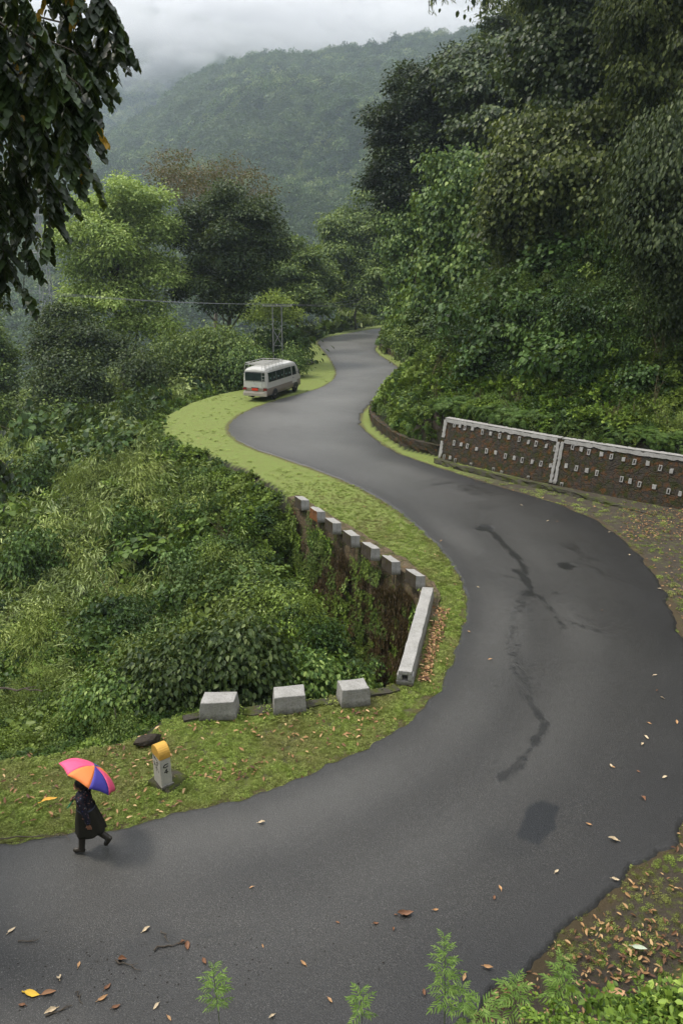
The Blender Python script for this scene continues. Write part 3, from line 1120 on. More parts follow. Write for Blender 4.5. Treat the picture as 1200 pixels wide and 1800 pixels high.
def slope_rot(x, y, rng, follow=0.7):
    e = 0.4
    hx = (height(x + e, y) - height(x - e, y)) / (2 * e)
    hy = (height(x, y + e) - height(x, y - e)) / (2 * e)
    rx = np.arctan(np.clip(hy, -1.5, 1.5)) * follow
    ry = -np.arctan(np.clip(hx, -1.5, 1.5)) * follow
    return np.c_[rx + rng.normal(0, .12, len(x)), ry + rng.normal(0, .12, len(x)), rng.uniform(0, 6.28, len(x))]


# ================================================================== GROUND COVER
rg = np.random.default_rng(5)
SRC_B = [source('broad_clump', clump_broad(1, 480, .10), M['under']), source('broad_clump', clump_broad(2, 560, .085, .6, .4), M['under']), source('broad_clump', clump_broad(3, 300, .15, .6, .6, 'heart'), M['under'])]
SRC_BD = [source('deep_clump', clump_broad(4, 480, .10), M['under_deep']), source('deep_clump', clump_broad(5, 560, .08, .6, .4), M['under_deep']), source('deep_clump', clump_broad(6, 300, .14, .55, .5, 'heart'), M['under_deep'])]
SRC_F = [source('fern_clump', clump_fern(7), M['fern']), source('fern_clump', clump_fern(8, 8, .9), M['fern'])]
SRC_BA = [source('bamboo_clump', clump_bamboo(9), M['bamboo']), source('bamboo_clump', clump_bamboo(10, 12, 1.4, .24, 30), M['bamboo'])]
SRC_M = [source('creeper_mat', clump_mat(11), M['creeper']), source('creeper_mat', clump_mat(12, 300, .055), M['creeper'])]
SRC_H = [source('hanging_strands', clump_hang(13), M['creeper']), source('hanging_strands', clump_hang(14, 160, .12), M['under'])]
SRC_D = [source('dry_roots', clump_hang(15, 420, .16, .45, 'lance'), M['drymoss']), source('dry_roots', clump_hang(16, 360, .2, .5, 'lance'), M['drymoss'])]
SRC_G = [source('grass_tuft', clump_grass(17), M['grass']), source('grass_tuft', clump_mat(18, 70, .035, .12, .05, 'ovate'), M['grass'])]
SRC_LG = [source('lime_tuft', clump_mat(17, 60, .03, .16, .04, 'ovate'), M['limegrass']), source('lime_tuft', clump_mat(18, 70, .035, .12, .05, 'ovate'), M['limegrass'])]
SRC_FF = [source('forest_crown', clump_broad(19, 1300, .15, 1.0, .95, 'card'), M['farforest']), source('forest_crown', clump_broad(20, 1200, .17, 1.0, 1.2, 'card'), M['farforest']), source('forest_crown', clump_broad(21, 1300, .15, 1.15, .75, 'card'), M['farforest'])]

# --- ravine and valley side
x, y, r_ = logpolar(rg, 40000, 13, 190, 31)
z, fl, va, hi, din, dout, dw = height(x, y, True)
ok = va & (din > 0.35) & ~((dw < 0.9))
x, y, r_, z, din, dw = (q[ok] for q in (x, y, r_, z, din, dw))
sz = np.clip(r_ / 31, 0.6, 4.5) * rg.uniform(.6, 1.5, len(x))
ok2 = ~((y > 60) & (din < 2.2))
x, y, r_, z, din, dw, sz = (q[ok2] for q in (x, y, r_, z, din, dw, sz))
sz *= 0.55 + 0.45 * sst(0.3, 2.0, din)
rot = slope_rot(x, y, rg)
pts = np.c_[x, y, z - 0.05]
zone = wob(x, y, 3.5, 9) + rg.normal(0, .45, len(x))
leftness = sst(-2.0, -14.0, x - 0.0) if False else sst(3, 13, -x - 0.12 * (y - 20))
isbam = (zone * .9 + leftness * .8 > 0.85) & (din > 2)
isfern = (~isbam) & (zone < -0.55)
isB = ~isbam & ~isfern
deep = isB & (rg.random(len(x)) < 0.35)
isB = isB & ~deep
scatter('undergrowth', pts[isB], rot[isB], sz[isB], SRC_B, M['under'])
scatter('dark_undergrowth', pts[deep], rot[deep], sz[deep], SRC_BD, M['under_deep'])
scatter('ferns', pts[isfern], rot[isfern], sz[isfern], SRC_F, M['fern'])
scatter('bamboo_undergrowth', pts[isbam], rot[isbam], sz[isbam] * .8, SRC_BA, M['bamboo'])

# --- hill side
x, y, r_ = logpolar(rg, 62000, 18, 150, 31, -4)
z, fl, va, hi, din, dout, dw = height(x, y, True)
dpw = dist(x, y, EDGE_OUT[12:18])
ok = hi & (dout > 0.45) & (y > 17) & ~((dpw < 0.75))
x, y, r_, z, dout, dpw = (q[ok] for q in (x, y, r_, z, dout, dpw))
sz = np.clip(r_ / 42, 0.55, 3.2) * rg.uniform(.55, 1.4, len(x)) * (0.5 + 0.5 * sst(.3, 2.2, dout))
rot = slope_rot(x, y, rg, .9)
pts = np.c_[x, y, z - 0.04]
zone = wob(x, y, 2.8, 4) + rg.normal(0, .5, len(x))
lowband = sst(4.5, 0.8, dpw)
isfern = (zone + lowband * 1.3 > 0.75) & (dout < 9)
ism = ~isfern & (zone < -0.65) & (dout < 8)
deep = ~isfern & ~ism & (rg.random(len(x)) < 0.35 + 0.65 * sst(6, 10, dout))  # more dark leaves uphill: shade of the hollow put into leaf colour
isB = ~isfern & ~ism & ~deep
# thin the cover on the shaded leaf-strewn bank to the right
thin = (rg.random(len(x)) < 0.62 * sst(10, 15, x) * sst(2.0, 4.0, dout)) & (r_ < 60)
for nm, mk, src, mt in (('hillside_undergrowth', isB, SRC_B, 'under'), ('hillside_dark_undergrowth', deep, SRC_BD, 'under_deep'), ('hillside_ferns', isfern, SRC_F, 'fern'), ('hillside_creepers', ism, SRC_M, 'creeper')):
    k = mk & ~thin
    scatter(nm, pts[k], rot[k], sz[k] * (1.25 if nm == 'hillside_creepers' else 1), src, M[mt])

# --- grass tufts on the verges
x, y, r_ = logpolar(rg, 90000, 9, 34, 31)
z, fl, va, hi, din, dout, dw = height(x, y, True)
onroad = np.zeros(len(x), bool)
ROADPOLY = np.r_[ri, ro[::-1]]
onroad = inside(x, y, ROADPOLY)
dr = np.minimum(dist(x, y, ri[::4]), dist(x, y, ro[::4]))
inner = din < dout
ok = fl & (~onroad | (dr < .07)) & ((dr > 0.05) | (rg.random(len(x)) < .5)) & ((rg.random(len(x)) < np.where(inner, 0.9, 0.22)))
ok &= (wob(x, y, .5, 3) * .5 + wob(x, y, 1.7, 8) * .5 + rg.normal(0, .3, len(x))) > np.where(inner, -0.5, -0.05)
x, y, r_, z = x[ok], y[ok], r_[ok], z[ok]
scatter('grass', np.c_[x, y, z], np.c_[rg.normal(0, .15, len(x)), rg.normal(0, .15, len(x)), rg.uniform(0, 6.28, len(x))], np.clip(r_ / 18, .6, 1.5) * rg.uniform(.45, 1.0, len(x)) * (1 - .5 * sst(20, 34, r_)), SRC_G, M['grass'])
x, y, r_ = logpolar(rg, 16000, 30, 100, 26)
z, fl, va, hi, din, dout, dw = height(x, y, True)
ok = fl & ~inside(x, y, ROADPOLY) & ((wob(x, y, 2.2, 8) + rg.normal(0, .6, len(x))) > .6)
x, y, r_, z = x[ok], y[ok], r_[ok], z[ok]
scatter('far_grass', np.c_[x, y, z], np.c_[rg.normal(0, .15, len(x)), rg.normal(0, .15, len(x)), rg.uniform(0, 6.28, len(x))], rg.uniform(.6, 1.4, len(x)), SRC_LG, M['limegrass'])
# far road verge: low plants along the outer edge line
x, y, r_ = logpolar(rg, 16000, 40, 130, 20)
z, fl, va, hi, din, dout, dw = height(x, y, True)
ok = (va & (din > np.where(y > 60, 1.2, .2)) & (din < 5) & (rg.random(len(x)) < .8))
x, y, z, r_ = x[ok], y[ok], z[ok], r_[ok]
scatter('verge_plants', np.c_[x, y, z + .05], slope_rot(x, y, rg, .5), rg.uniform(.4, .95, len(x)), SRC_F + SRC_B, M['fern'])

# --- ravine bank near the camera bank: grass bank at the lower right
x = rg.uniform(-7, 13, 26000)
y = rg.uniform(.6, 14, 26000)
z, fl, va, hi, din, dout, dw = height(x, y, True)
ok = hi & (dout > 0.5)
x, y, z = x[ok], y[ok], z[ok]
scatter('bank_weeds', np.c_[x, y, z], slope_rot(x, y, rg, .5), rg.uniform(.08, .22, len(x)), SRC_M + SRC_G + SRC_B, M['under'])

# --- tangled shrubs growing through the ground cover on both sides


def shrub_src(seed, mat, leaf, kind, ncl=150, nper=10, tall=1.0, spread=.16):
    rng = np.random.default_rng(seed)
    lobs = [(0, 0, .35 * tall, .7, .6, .5 * tall)]
    for _ in range(4):
        lobs.append((rng.normal(0, .5), rng.normal(0, .5), rng.uniform(.1, .9) * tall, rng.uniform(.25, .5), rng.uniform(.25, .5), rng.uniform(.25, .5) * tall))
    V, F, T = crown(rng, lobs, ncl, nper, leaf, kind, spread, .6, .3, -.3, .5)
    return source('shrub', (V, F, T), mat)


def shrubs(name, mask_fn, n_, r0, r1, az, az0, srcs, mat, s0, s1, seed, dmin=.8):
    rng = np.random.default_rng(seed)
    x, y, r_ = logpolar(rng, n_, r0, r1, az, az0)
    z, fl, va, hi, din, dout, dw = height(x, y, True)
    k = mask_fn(x, y, va, hi, din, dout, dw) & (wob(x, y, 3.0, seed) + rng.normal(0, .5, n_) > .1)
    x, y, z, r_ = x[k], y[k], z[k], r_[k]
    edge_ = np.where(va[k], din[k], dout[k])
    s = rng.uniform(s0, s1, len(x)) * np.clip(r_ / 40, .6, 1.8) * (.35 + .65 * sst(.5, 3.5, edge_))
    s3 = np.c_[s * rng.uniform(.7, 1.3, len(x)), s * rng.uniform(.7, 1.3, len(x)), s * rng.uniform(.6, 1.5, len(x))]
    scatter(name, np.c_[x, y, z - .1], np.c_[rng.normal(0, .2, len(x)), rng.normal(0, .2, len(x)), rng.uniform(0, 6.28, len(x))], s3, srcs, mat)


S1 = [shrub_src(51, M['under'], .095, 'ovate', 190, 15), shrub_src(52, M['under'], .07, 'ovate', 260, 16, 1.2), shrub_src(53, M['under'], .15, 'heart', 120, 11)]
S2 = [shrub_src(54, M['under_deep'], .095, 'ovate', 190, 15), shrub_src(55, M['under_deep'], .075, 'ovate', 240, 16, 1.3), shrub_src(56, M['under_deep'], .13, 'heart', 130, 12)]
S3 = [shrub_src(57, M['creeper'], .11, 'heart', 170, 10), shrub_src(58, M['creeper'], .08, 'ovate', 220, 9, 1.5)]
S4 = [shrub_src(59, M['bamboo'], .26, 'lance', 130, 12, 1.6, .25), source('bamboo_clump', clump_bamboo(60, 14, 1.8, .26, 34), M['bamboo'])]
hm = lambda x, y, va, hi, din, dout, dw: hi & (dout > .9) & (y > 17) & (dist(x, y, EDGE_OUT[12:18]) > 1.3)
hd = lambda x, y, va, hi, din, dout, dw: hi & (dout > 5) & (y > 17)
vm_ = lambda x, y, va, hi, din, dout, dw: va & (din > np.where(y > 55, 2.6, 1.1)) & (dw > 1.5)
shrubs('hillside_shrubs', hm, 900, 24, 95, 30, 0, S1, M['under'], .35, .95, 1)
shrubs('dark_hillside_shrubs', hd, 2600, 28, 110, 30, 2, S2, M['under_deep'], .6, 1.7, 2)
shrubs('creeping_shrubs', hm, 700, 24, 95, 30, 0, S3, M['creeper'], .3, .8, 3)
shrubs('valley_shrubs', vm_, 1700, 13, 95, 31, -31, S1, M['under'], .6, 2.1, 4)
shrubs('dark_valley_shrubs', vm_, 1700, 13, 95, 31, -31, S2, M['under_deep'], .6, 2.1, 5)
shrubs('tangled_creepers', vm_, 800, 13, 80, 31, -31, S3, M['creeper'], .5, 1.1, 6)
shrubs('bamboo_thicket', lambda x, y, va, hi, din, dout, dw: va & (din > 3.5) & (x < -2), 900, 18, 95, 0, -31, S4, M['bamboo'], .6, 1.5, 7)

def stem_src(seed):
    rng = np.random.default_rng(seed)
    mb_ = MB()
    for _ in range(7):
        a = Vector((rng.normal(0, .25), rng.normal(0, .25), 0))
        h_ = rng.uniform(.6, 1.9)
        b_ = a + Vector((rng.normal(0, .35), rng.normal(0, .35), h_))
        c_ = a.lerp(b_, .55) + Vector((rng.normal(0, .06), rng.normal(0, .06), 0))
        mb_.tube([a, c_, b_], [.014, .010, .004], 4)
        mb_.tube([c_, c_ + Vector((rng.normal(0, .3), rng.normal(0, .3), .35))], [.007, .003], 4)
    me_ = bpy.data.meshes.new('stems')
    me_.from_pydata(mb_.v, [], mb_.f)
    me_.materials.append(M['deadstem'])
    return bpy.data.objects.new('stems_source', me_)


M['deadstem'] = plain('dead_stems', (.13, .10, .06), .85, .2, var=.4)
SS = [stem_src(1), stem_src(2)]
shrubs('dead_stems', hm, 700, 24, 80, 30, 0, SS, M['deadstem'], .5, 1.3, 11)
shrubs('bare_stems', vm_, 900, 13, 80, 31, -31, SS, M['deadstem'], .6, 1.5, 12)

S5 = [shrub_src(61, M['pale_under'], .10, 'ovate', 190, 14), shrub_src(62, M['pale_under'], .09, 'lance', 220, 16, 1.4), shrub_src(63, M['pale_under'], .22, 'lance', 150, 12, 1.5, .25)]
shrubs('pale_slope_shrubs', lambda x, y, va, hi, din, dout, dw: va & (din > 3.0) & (x < -3 - .08 * y), 1500, 20, 110, -2, -31, S5, M['pale_under'], .5, 1.5, 21)

# --- forests of the mountain slopes


def forest(name, V, n_, size, seed, zmin=-60, srcs=None):
    rng = np.random.default_rng(seed)
    ns, na, _ = V.shape
    s = rng.uniform(0, ns - 14 + 2, n_)
    a = rng.uniform(0, na - 1.001, n_)
    i, j = s.astype(int), a.astype(int)
    fs, fa = (s - i)[:, None], (a - j)[:, None]
    p = V[i, j] * (1 - fs) * (1 - fa) + V[i + 1, j] * fs * (1 - fa) + V[i, j + 1] * (1 - fs) * fa + V[i + 1, j + 1] * fs * fa
    sz = size * rng.uniform(.6, 1.5, n_)
    sc3 = np.c_[sz, sz, sz * rng.uniform(.8, 1.35, n_)]
    p[:, 2] -= 0.3
    return scatter(name, p, np.c_[rng.normal(0, .1, n_), rng.normal(0, .1, n_), rng.uniform(0, 6.28, n_)], sc3, srcs or SRC_FF, M['farforest'])


forest('mountain_forest', MV, 44000, 6.2, 1)
forest('far_mountain_forest', FV, 16000, 10, 2)
# valley floor and slope below the verge
x, y, r_ = logpolar(rg, 26000, 70, 780, 32, -36)
z, fl, va, hi, din, dout, dw = height(x, y, True)
ok = va & (din > 16)
x, y, z, r_ = x[ok], y[ok], z[ok], r_[ok]
sz = np.clip(r_ / 95, .9, 4.5) * rg.uniform(.6, 1.4, len(x))
SRC_VF = [source('valley_clump', clump_broad(31, 420, .30, 1.0, .8, 'ovate'), M['under']), source('valley_clump', clump_broad(32, 380, .36, 1.0, 1.0, 'card'), M['farforest'])]
scatter('valley_woods', np.c_[x, y, z - .4], np.c_[rg.normal(0, .1, len(x)), rg.normal(0, .1, len(x)), rg.uniform(0, 6.28, len(x))], sz, SRC_VF, M['farforest'])
# ================================================================== WALLS, BLOCKS, KERBS
def off_line(line, d):
    """offset a polyline to its left by d"""
    line = np.asarray(line, float)
    t = np.gradient(line, axis=0)
    t /= np.linalg.norm(t, axis=1)[:, None]
    return line + np.c_[-t[:, 1], t[:, 0]] * d


def rough_wall(name, line, z0, z1, thick, batter, mat, side=1, step=0.3, jit=0.03, nv=9, seed=1, top_mat=None):
    """wall along a line; its face is offset to the left (side=1) or right (-1)"""
    rng = np.random.default_rng(seed)
    n_ = max(3, int(np.hypot(*np.diff(line, axis=0).T).sum() / step))
    l = resample(line, n_)
    prof = [(thick * -0.0 - thick, z0), (-thick, z1)] + [(k * batter / nv, z1 + (z0 - z1) * k / nv) for k in range(nv + 1)]
    rings = []
    base = [off_line(l, side * p[0]) for p in prof]
    for i in range(n_):
        ring = []
        for k, p in enumerate(prof):
            j = jit * rng.normal(0, 1, 3) if k > 0 else np.zeros(3)
            ring.append((base[k][i, 0] + j[0], base[k][i, 1] + j[1], p[1] + j[2] * (.5 if k in (1, 2) else 1)))
        rings.append(ring if side < 0 else ring[::-1])
    mb = MB().loft(rings)
    o = mb.build(name, mat)
    return o


wl = chaikin(WALL_LINE, 1)
# direction of EDGE_IN: valley is on the left hand when walking from near left to far
# lower vertical retaining wall of the ravine, its top is the ledge the blocks stand on
o = rough_wall('ravine_retaining_wall', resample(np.r_[WALL_LINE[4:]], 60), -6.0, 0.05, 0.55, 0.75, M['stonewall'], side=1, seed=3)
tag(o, 'tall mossy stone retaining wall dropping into the ravine below the row of white blocks', 'retaining wall')
ledge = W([(320, 1258), (345, 1252), (470, 1240), (590, 1226), (655, 1214), (694, 1204)])
o = rough_wall('culvert_wall', ledge, -4.5, 0.035, 0.30, 0.25, M['mossledge'], side=1, seed=4)
tag(o, 'dark damp concrete ledge carrying the three separate white blocks above the ravine', 'ledge wall')
barw = W([(700, 1203), (714, 1166), (733, 1090), (741, 1040)])
o = rough_wall('culvert_wall', barw, -5.0, 0.03, 0.35, 0.3, M['stonewall'], side=1, seed=5)
tag(o, 'overgrown stone wall under the long white parapet beam', 'culvert wall')

rb = np.random.default_rng(21)


def block(A, B, length, h, side_mat, name, label, group, tilt=0.0, towards=None, lean=0.94):
    """whitewashed block: A-B is the bottom edge of the end turned to the camera, length runs back along the wall"""
    A, B = Vector((A.x, A.y, 0)), Vector((B.x, B.y, 0))
    e1 = B - A
    e2 = towards.normalized() * length
    c0 = (A + B) / 2 + e2 / 2
    mb = MB()
    n1 = 5
    c = [A, B, B + e2, A + e2]
    rings = []
    for k, (z, s) in enumerate(((0, 1.0), (h * .5, 1 - (1 - lean) * .5), (h, lean))):
        ring = []
        for i in range(4):
            p, q = c[i], c[(i + 1) % 4]
            for j in range(3):
                v = p.lerp(q, j / 3)
                v = c0 + (v - c0) * s - c0
                jz = rb.normal(0, .006)
                ring.append((v.x + rb.normal(0, .007), v.y + rb.normal(0, .007), z + jz + tilt * v.x))
        rings.append(ring)
    b = len(mb.v)
    mb.loft(rings, 0)
    # side 3 (from A+e2 back to A) faces the ravine and is left unpainted
    for fi, f in enumerate(mb.f):
        if len(f) == 4 and all((i % 12) in (9, 10, 11, 0) for i in f):
            mb.m[fi] = 1
    o = mb.build(name, [M['white'], side_mat], bevel=0.018, loc=c0)
    return tag(o, label, 'guard block', group)


row = [((529.4, 898), (544.4, 898)), ((556.9, 919), (572.7, 919)), ((584.6, 939.7), (600.8, 939.7)), ((616.7, 963), (633.4, 963)), ((651.2, 986), (668.2, 986)), ((687.5, 1010.8), (704.2, 1010.8)), ((730.5, 1037), (747.5, 1037))]
u = P(529, 898) - P(730, 1037)
rl = ['farthest white block of the sloping row, at the top corner of the ravine wall', 'white block with an orange lichen side, second in the row above the ravine', 'white block directly after the orange sided one in the row along the ravine', 'middle block of the seven whitewashed blocks lining the ravine wall', 'whitewashed block fifth down the row, counted from the ravine wall corner', 'whitewashed block last but one in the row before the long parapet beam', 'white block touching the upper end of the long parapet beam']
for (a, b), lb, k in zip(row, rl, range(7)):
    block(P(*a), P(*b), 0.72, 0.47, M['sideface_orange'] if k == 1 else M['sideface'], 'guard_block', lb, 'whitewashed guard blocks at the ravine', towards=u)
for a, b, side, lb in (((350, 1268), (415, 1267), (0.05, 1), 'squarish white block nearest the milestone, leftmost of the three on the dark ledge'),
                       ((480, 1259), (540, 1253), (-0.12, 1), 'white block in the middle of the three standing on the dark ledge'),
                       ((600, 1246), (652, 1240), (-0.28, 1), 'white block of the three on the dark ledge that stands next to the parapet beam')):
    block(P(*a), P(*b), 0.52, 0.46, M['white'], 'guard_block', lb, 'whitewashed guard blocks at the ravine', towards=Vector((side[0], side[1], 0)), lean=.9)

# the long parapet beam with its square hole
HB = 0.40
nl, nr_, flp, frp = P(698.5, 1179, HB), P(724.5, 1181, HB), P(743.3, 1031, HB), P(760.5, 1033, HB)
bc = (nl + nr_ + flp + frp) / 4
ax = ((flp + frp) - (nl + nr_)) / 2
LB = ax.length
ang = math.atan2(ax.y, ax.x)
WB = ((nr_ - nl).length + (frp - flp).length) / 2
mb = MB()
hx = LB / 2
rings = []
for k in range(22):
    x = -hx + 0.24 + (LB - 0.24) * k / 21
    jt = lambda s=.006: rb.normal(0, s)
    rings.append([(x, -WB / 2 - .04 + jt(), 0.0), (x, WB / 2 + .05 + jt(), 0.0), (x, WB / 2 + jt(), HB + jt()), (x, -WB / 2 + jt(), HB + jt())])
mb.loft([r_[::-1] for r_ in rings], 0)
for c_, s_ in (((-hx + .12, 0, .06), (.24, WB + .09, .12)), ((-hx + .12, 0, HB - .055), (.24, WB + .005, .11)), ((-hx + .12, -WB / 2 + .03, .205), (.236, .13, .17)), ((-hx + .12, WB / 2 - .03, .205), (.236, .13, .17))):
    mb.box(c_, s_, 0)
o = mb.build('parapet_beam', [M['white'], M['sideface']], bevel=0.015)
o.location = (bc.x, bc.y, 0)
o.rotation_euler = (0, 0, ang)
tag(o, 'long low whitewashed parapet beam with a square hole in its near end', 'parapet')

# ------------------------------------------------------------------ painted retaining wall on the hill side
wb = resample(W([(770, 806), (870, 828.5), (970, 851), (1085, 874), (1200, 895), (1330, 925)]), 90)
wo, wd_ = Vector((*wb[0], 0)), Vector((*(wb[60] - wb[0]), 0)).normalized()
wn = Vector((-wd_.y, wd_.x, 0))
if wn.y < 0: wn = -wn          # into the hill
HW, BAT = 2.12, 0.42


def wface(u_, v_, out=0.0):
    """point of the wall's face: u metres along from its free end, v metres up"""
    i = np.clip(u_ / (np.hypot(*np.diff(wb, axis=0).T).sum()) * 89, 0, 88.999)
    k = int(i)
    b = wb[k] * (1 - (i - k)) + wb[k + 1] * (i - k)
    p = Vector((b[0], b[1], 0)) + wn * (BAT * v_ / HW - out)
    p.z = v_
    return p


WLEN = np.hypot(*np.diff(wb, axis=0).T).sum()


def wpix(px, py):
    """where the line of sight of the survey photo meets the wall: least squares on u, v"""
    best = None
    d = ray(px, py)
    for it in range(3):
        pass
    lo_u, hi_u, lo_v, hi_v = 0, WLEN, 0, 2.6
    for it in range(7):
        us, vs = np.linspace(lo_u, hi_u, 9), np.linspace(lo_v, hi_v, 9)
        b = 1e9
        for a in us:
            for c in vs:
                q = wface(a, c) - Vector(CAM)
                qx, qd, qu = q.x, q.y * _ct - q.z * _st, q.y * _st + q.z * _ct
                e = (600 + FPX * qx / qd - px) ** 2 + (900 - FPX * qu / qd - py) ** 2
                if e < b: b, bu, bv = e, a, c
        du, dv = (hi_u - lo_u) / 6, (hi_v - lo_v) / 6
        lo_u, hi_u, lo_v, hi_v = max(0, bu - du), min(WLEN, bu + du), bv - dv, bv + dv
    return bu, bv


UJ = wpix(983, 790)[0]
rgw = np.random.default_rng(8)
rings = []
NW = 110
for k in range(NW):
    u_ = WLEN * k / (NW - 1)
    j = lambda s=.004: rgw.normal(0, s)
    ring = [wface(u_, -0.3)]
    for q in range(12):
        v_ = HW * q / 11
        p = wface(u_, v_, out=j(.004))
        ring.append(p)
    t = wface(u_, HW) + wn * .38
    ring.append(t + Vector((j(), j(), j())))
    t2 = t.copy()
    t2.z = -.3
    ring.append(t2)
    rings.append(ring)
mb = MB().loft(rings, 0)


def wpatch(pts, th=.014, m=1):
    """flat painted patch on the face from (u,v) corners"""
    f_ = [wface(a, b, out=.045) for a, b in pts]
    b_ = [wface(a, b, out=-.02) for a, b in pts]
    n_ = len(pts)
    mb.add(f_ + b_, [tuple(range(n_))] + [(i, (i + 1) % n_, (i + 1) % n_ + n_, i + n_) for i in range(n_)], m)


def band(path, wd, vertical=False, seg=40, j=.03):
    """ragged painted band following (u,v) path"""
    path = np.array(path, float)
    pp = resample(path, seg)
    t = np.gradient(pp, axis=0)
    t /= np.linalg.norm(t, axis=1)[:, None]
    nn = np.c_[-t[:, 1], t[:, 0]]
    a = pp + nn * (wd / 2 + rgw.normal(0, j, seg))[:, None]
    b = pp - nn * (wd / 2 + rgw.normal(0, j, seg))[:, None]
    for i in range(seg - 1):
        wpatch([a[i], a[i + 1], b[i + 1], b[i]])


def hollow(u_, v_, w_=.072, h_=.125, t_=.038):
    jx = rgw.normal(0, .006)
    for q in ([(-w_, h_), (w_, h_), (w_, h_ - t_), (-w_, h_ - t_)], [(-w_, -h_ + t_), (w_, -h_ + t_), (w_, -h_), (-w_, -h_)],
              [(-w_, h_ - t_), (-w_ + t_, h_ - t_), (-w_ + t_, -h_ + t_), (-w_, -h_ + t_)], [(w_ - t_, h_ - t_), (w_, h_ - t_), (w_, -h_ + t_), (w_ - t_, -h_ + t_)]):
        wpatch([(u_ + a + rgw.normal(0, .006), v_ + b + rgw.normal(0, .008)) for a, b in q])


def solid(u_, v_, w_=.075, h_=.095):
    wpatch([(u_ + a * w_ + rgw.normal(0, .012), v_ + b * h_ + rgw.normal(0, .015)) for a, b in ((-1, 1), (1, 1), (1, -1), (-1, -1))])


band([(UJ - .18 - 0.0, HW - .07), (0.12, HW - .07)], .17, seg=60, j=.018)
band([(UJ + .16, HW - .08), (WLEN - .1, HW - .08)], .17, seg=60, j=.022)
band([(.10, HW - .05), (.10, 1.15)], .20, seg=14, j=.02)
band([(.08, 0.95), (.07, .02)], .22, seg=14)
band([(UJ - .13, HW - .15), (UJ - .13, .06)], .15, seg=24, j=.012)
band([(UJ + .08, HW - .12), (UJ + .08, .04)], .15, seg=24, j=.012)
# coping whitewash on top of the wall
for u0, u1 in ((0.05, UJ - .06), (UJ + .02, WLEN - .1)):
    nseg = 50
    for k in range(nseg):
        a, b = u0 + (u1 - u0) * k / nseg, u0 + (u1 - u0) * (k + 1) / nseg
        q = [wface(a, HW), wface(b, HW), wface(b, HW) + wn * (.33 + rgw.normal(0, .03)), wface(a, HW) + wn * (.33 + rgw.normal(0, .03))]
        top = [p_ + Vector((0, 0, .045)) for p_ in q]
        q = [p_ - Vector((0, 0, .03)) for p_ in q]
        top[0] -= wn * .05
        top[1] -= wn * .05
        mb.add(q + top, [(4, 5, 6, 7), (0, 1, 5, 4), (1, 2, 6, 5), (2, 3, 7, 6), (3, 0, 4, 7)], 1)
Hm = [(153, 122), (201, 134), (281, 154), (360, 172), (450, 188), (527, 208), (614, 231), (695, 222), (768, 246), (871, 268), (977, 291), (1095, 320), (151, 205), (212, 219), (299, 241), (386, 265), (463, 283), (549, 299), (711, 321), (805, 343), (918, 372), (1000, 395), (1133, 426), (105, 268), (156, 286), (227, 307), (331, 329), (489, 369), (643, 399)]
Sm = [(178, 126), (236, 138), (319, 162), (402, 179), (492, 201), (575, 218), (733, 233), (826, 256), (927, 280), (1038, 299), (1146, 334), (183, 212), (255, 232), (341, 250), (427, 273), (509, 291), (593, 308), (665, 310), (757, 331), (957, 379), (1068, 406), (1187, 438), (133, 272), (368, 341)]
for a, b in Hm:
    hollow(*wpix(740 + a / 2.609, 700 + b / 2.609))
for a, b in Sm:
    solid(*wpix(740 + a / 2.609, 700 + b / 2.609))
o = mb.build('painted_retaining_wall', [M['rustwall'], M['white']])
tag(o, 'rust stained stone wall with a white border and rows of white painted rectangles', 'retaining wall')
# kerb and drain at its foot
kb = resample(W([(762, 812), (800, 824), (870, 841), (970, 863), (1060, 884), (1150, 905)]), 50)
o = rough_wall('mossy_kerb', kb, -0.1, 0.19, 0.26, 0.05, M['mossledge'], side=-1, step=.25, seed=6, nv=3)
for v in o.data.vertices:
    v.co.z *= 1 - float(sst(9.5, 13.0, v.co.x)) * 1.0
tag(o, 'low moss grown kerb along the foot of the white marked wall', 'kerb')
lw = chaikin(EDGE_OUT[17:25], 2)
o = rough_wall('low_stone_wall', lw, -0.2, 0.62, 0.3, -0.10, M['rustwall'], side=-1 if False else 1, step=.35, seed=7, nv=4)
tag(o, 'low brown stone wall curving round the nose of the hill beside a mossy gutter', 'low wall')
lw = chaikin(EDGE_OUT[25:33], 2)
o = rough_wall('low_stone_wall', lw, -0.2, 0.75, 0.3, -0.10, M['rustwall'], side=1, step=.4, seed=9, nv=4)
tag(o, 'low grey stone wall on the far inside bend beyond the parked bus', 'low wall')

# ------------------------------------------------------------------ milestone
M['milewhite'] = plain('dirty_white_paint', (0.40, 0.385, 0.35), 0.75, 0.3, var=0.28, scale=9, bump=.3)
M['mileyellow'] = plain('ochre_yellow_paint', (0.52, 0.30, 0.055), 0.7, 0.3, var=0.25, scale=9, bump=.3)
M['ink'] = plain('black_paint', (0.02, 0.02, 0.02), 0.6, 0.3)
ms = P(288, 1377)
t = empty('milestone', (ms.x, ms.y, 0), R(38))
tag(t, 'white milestone with a rounded yellow cap and black lettering on the grass verge', 'milestone')
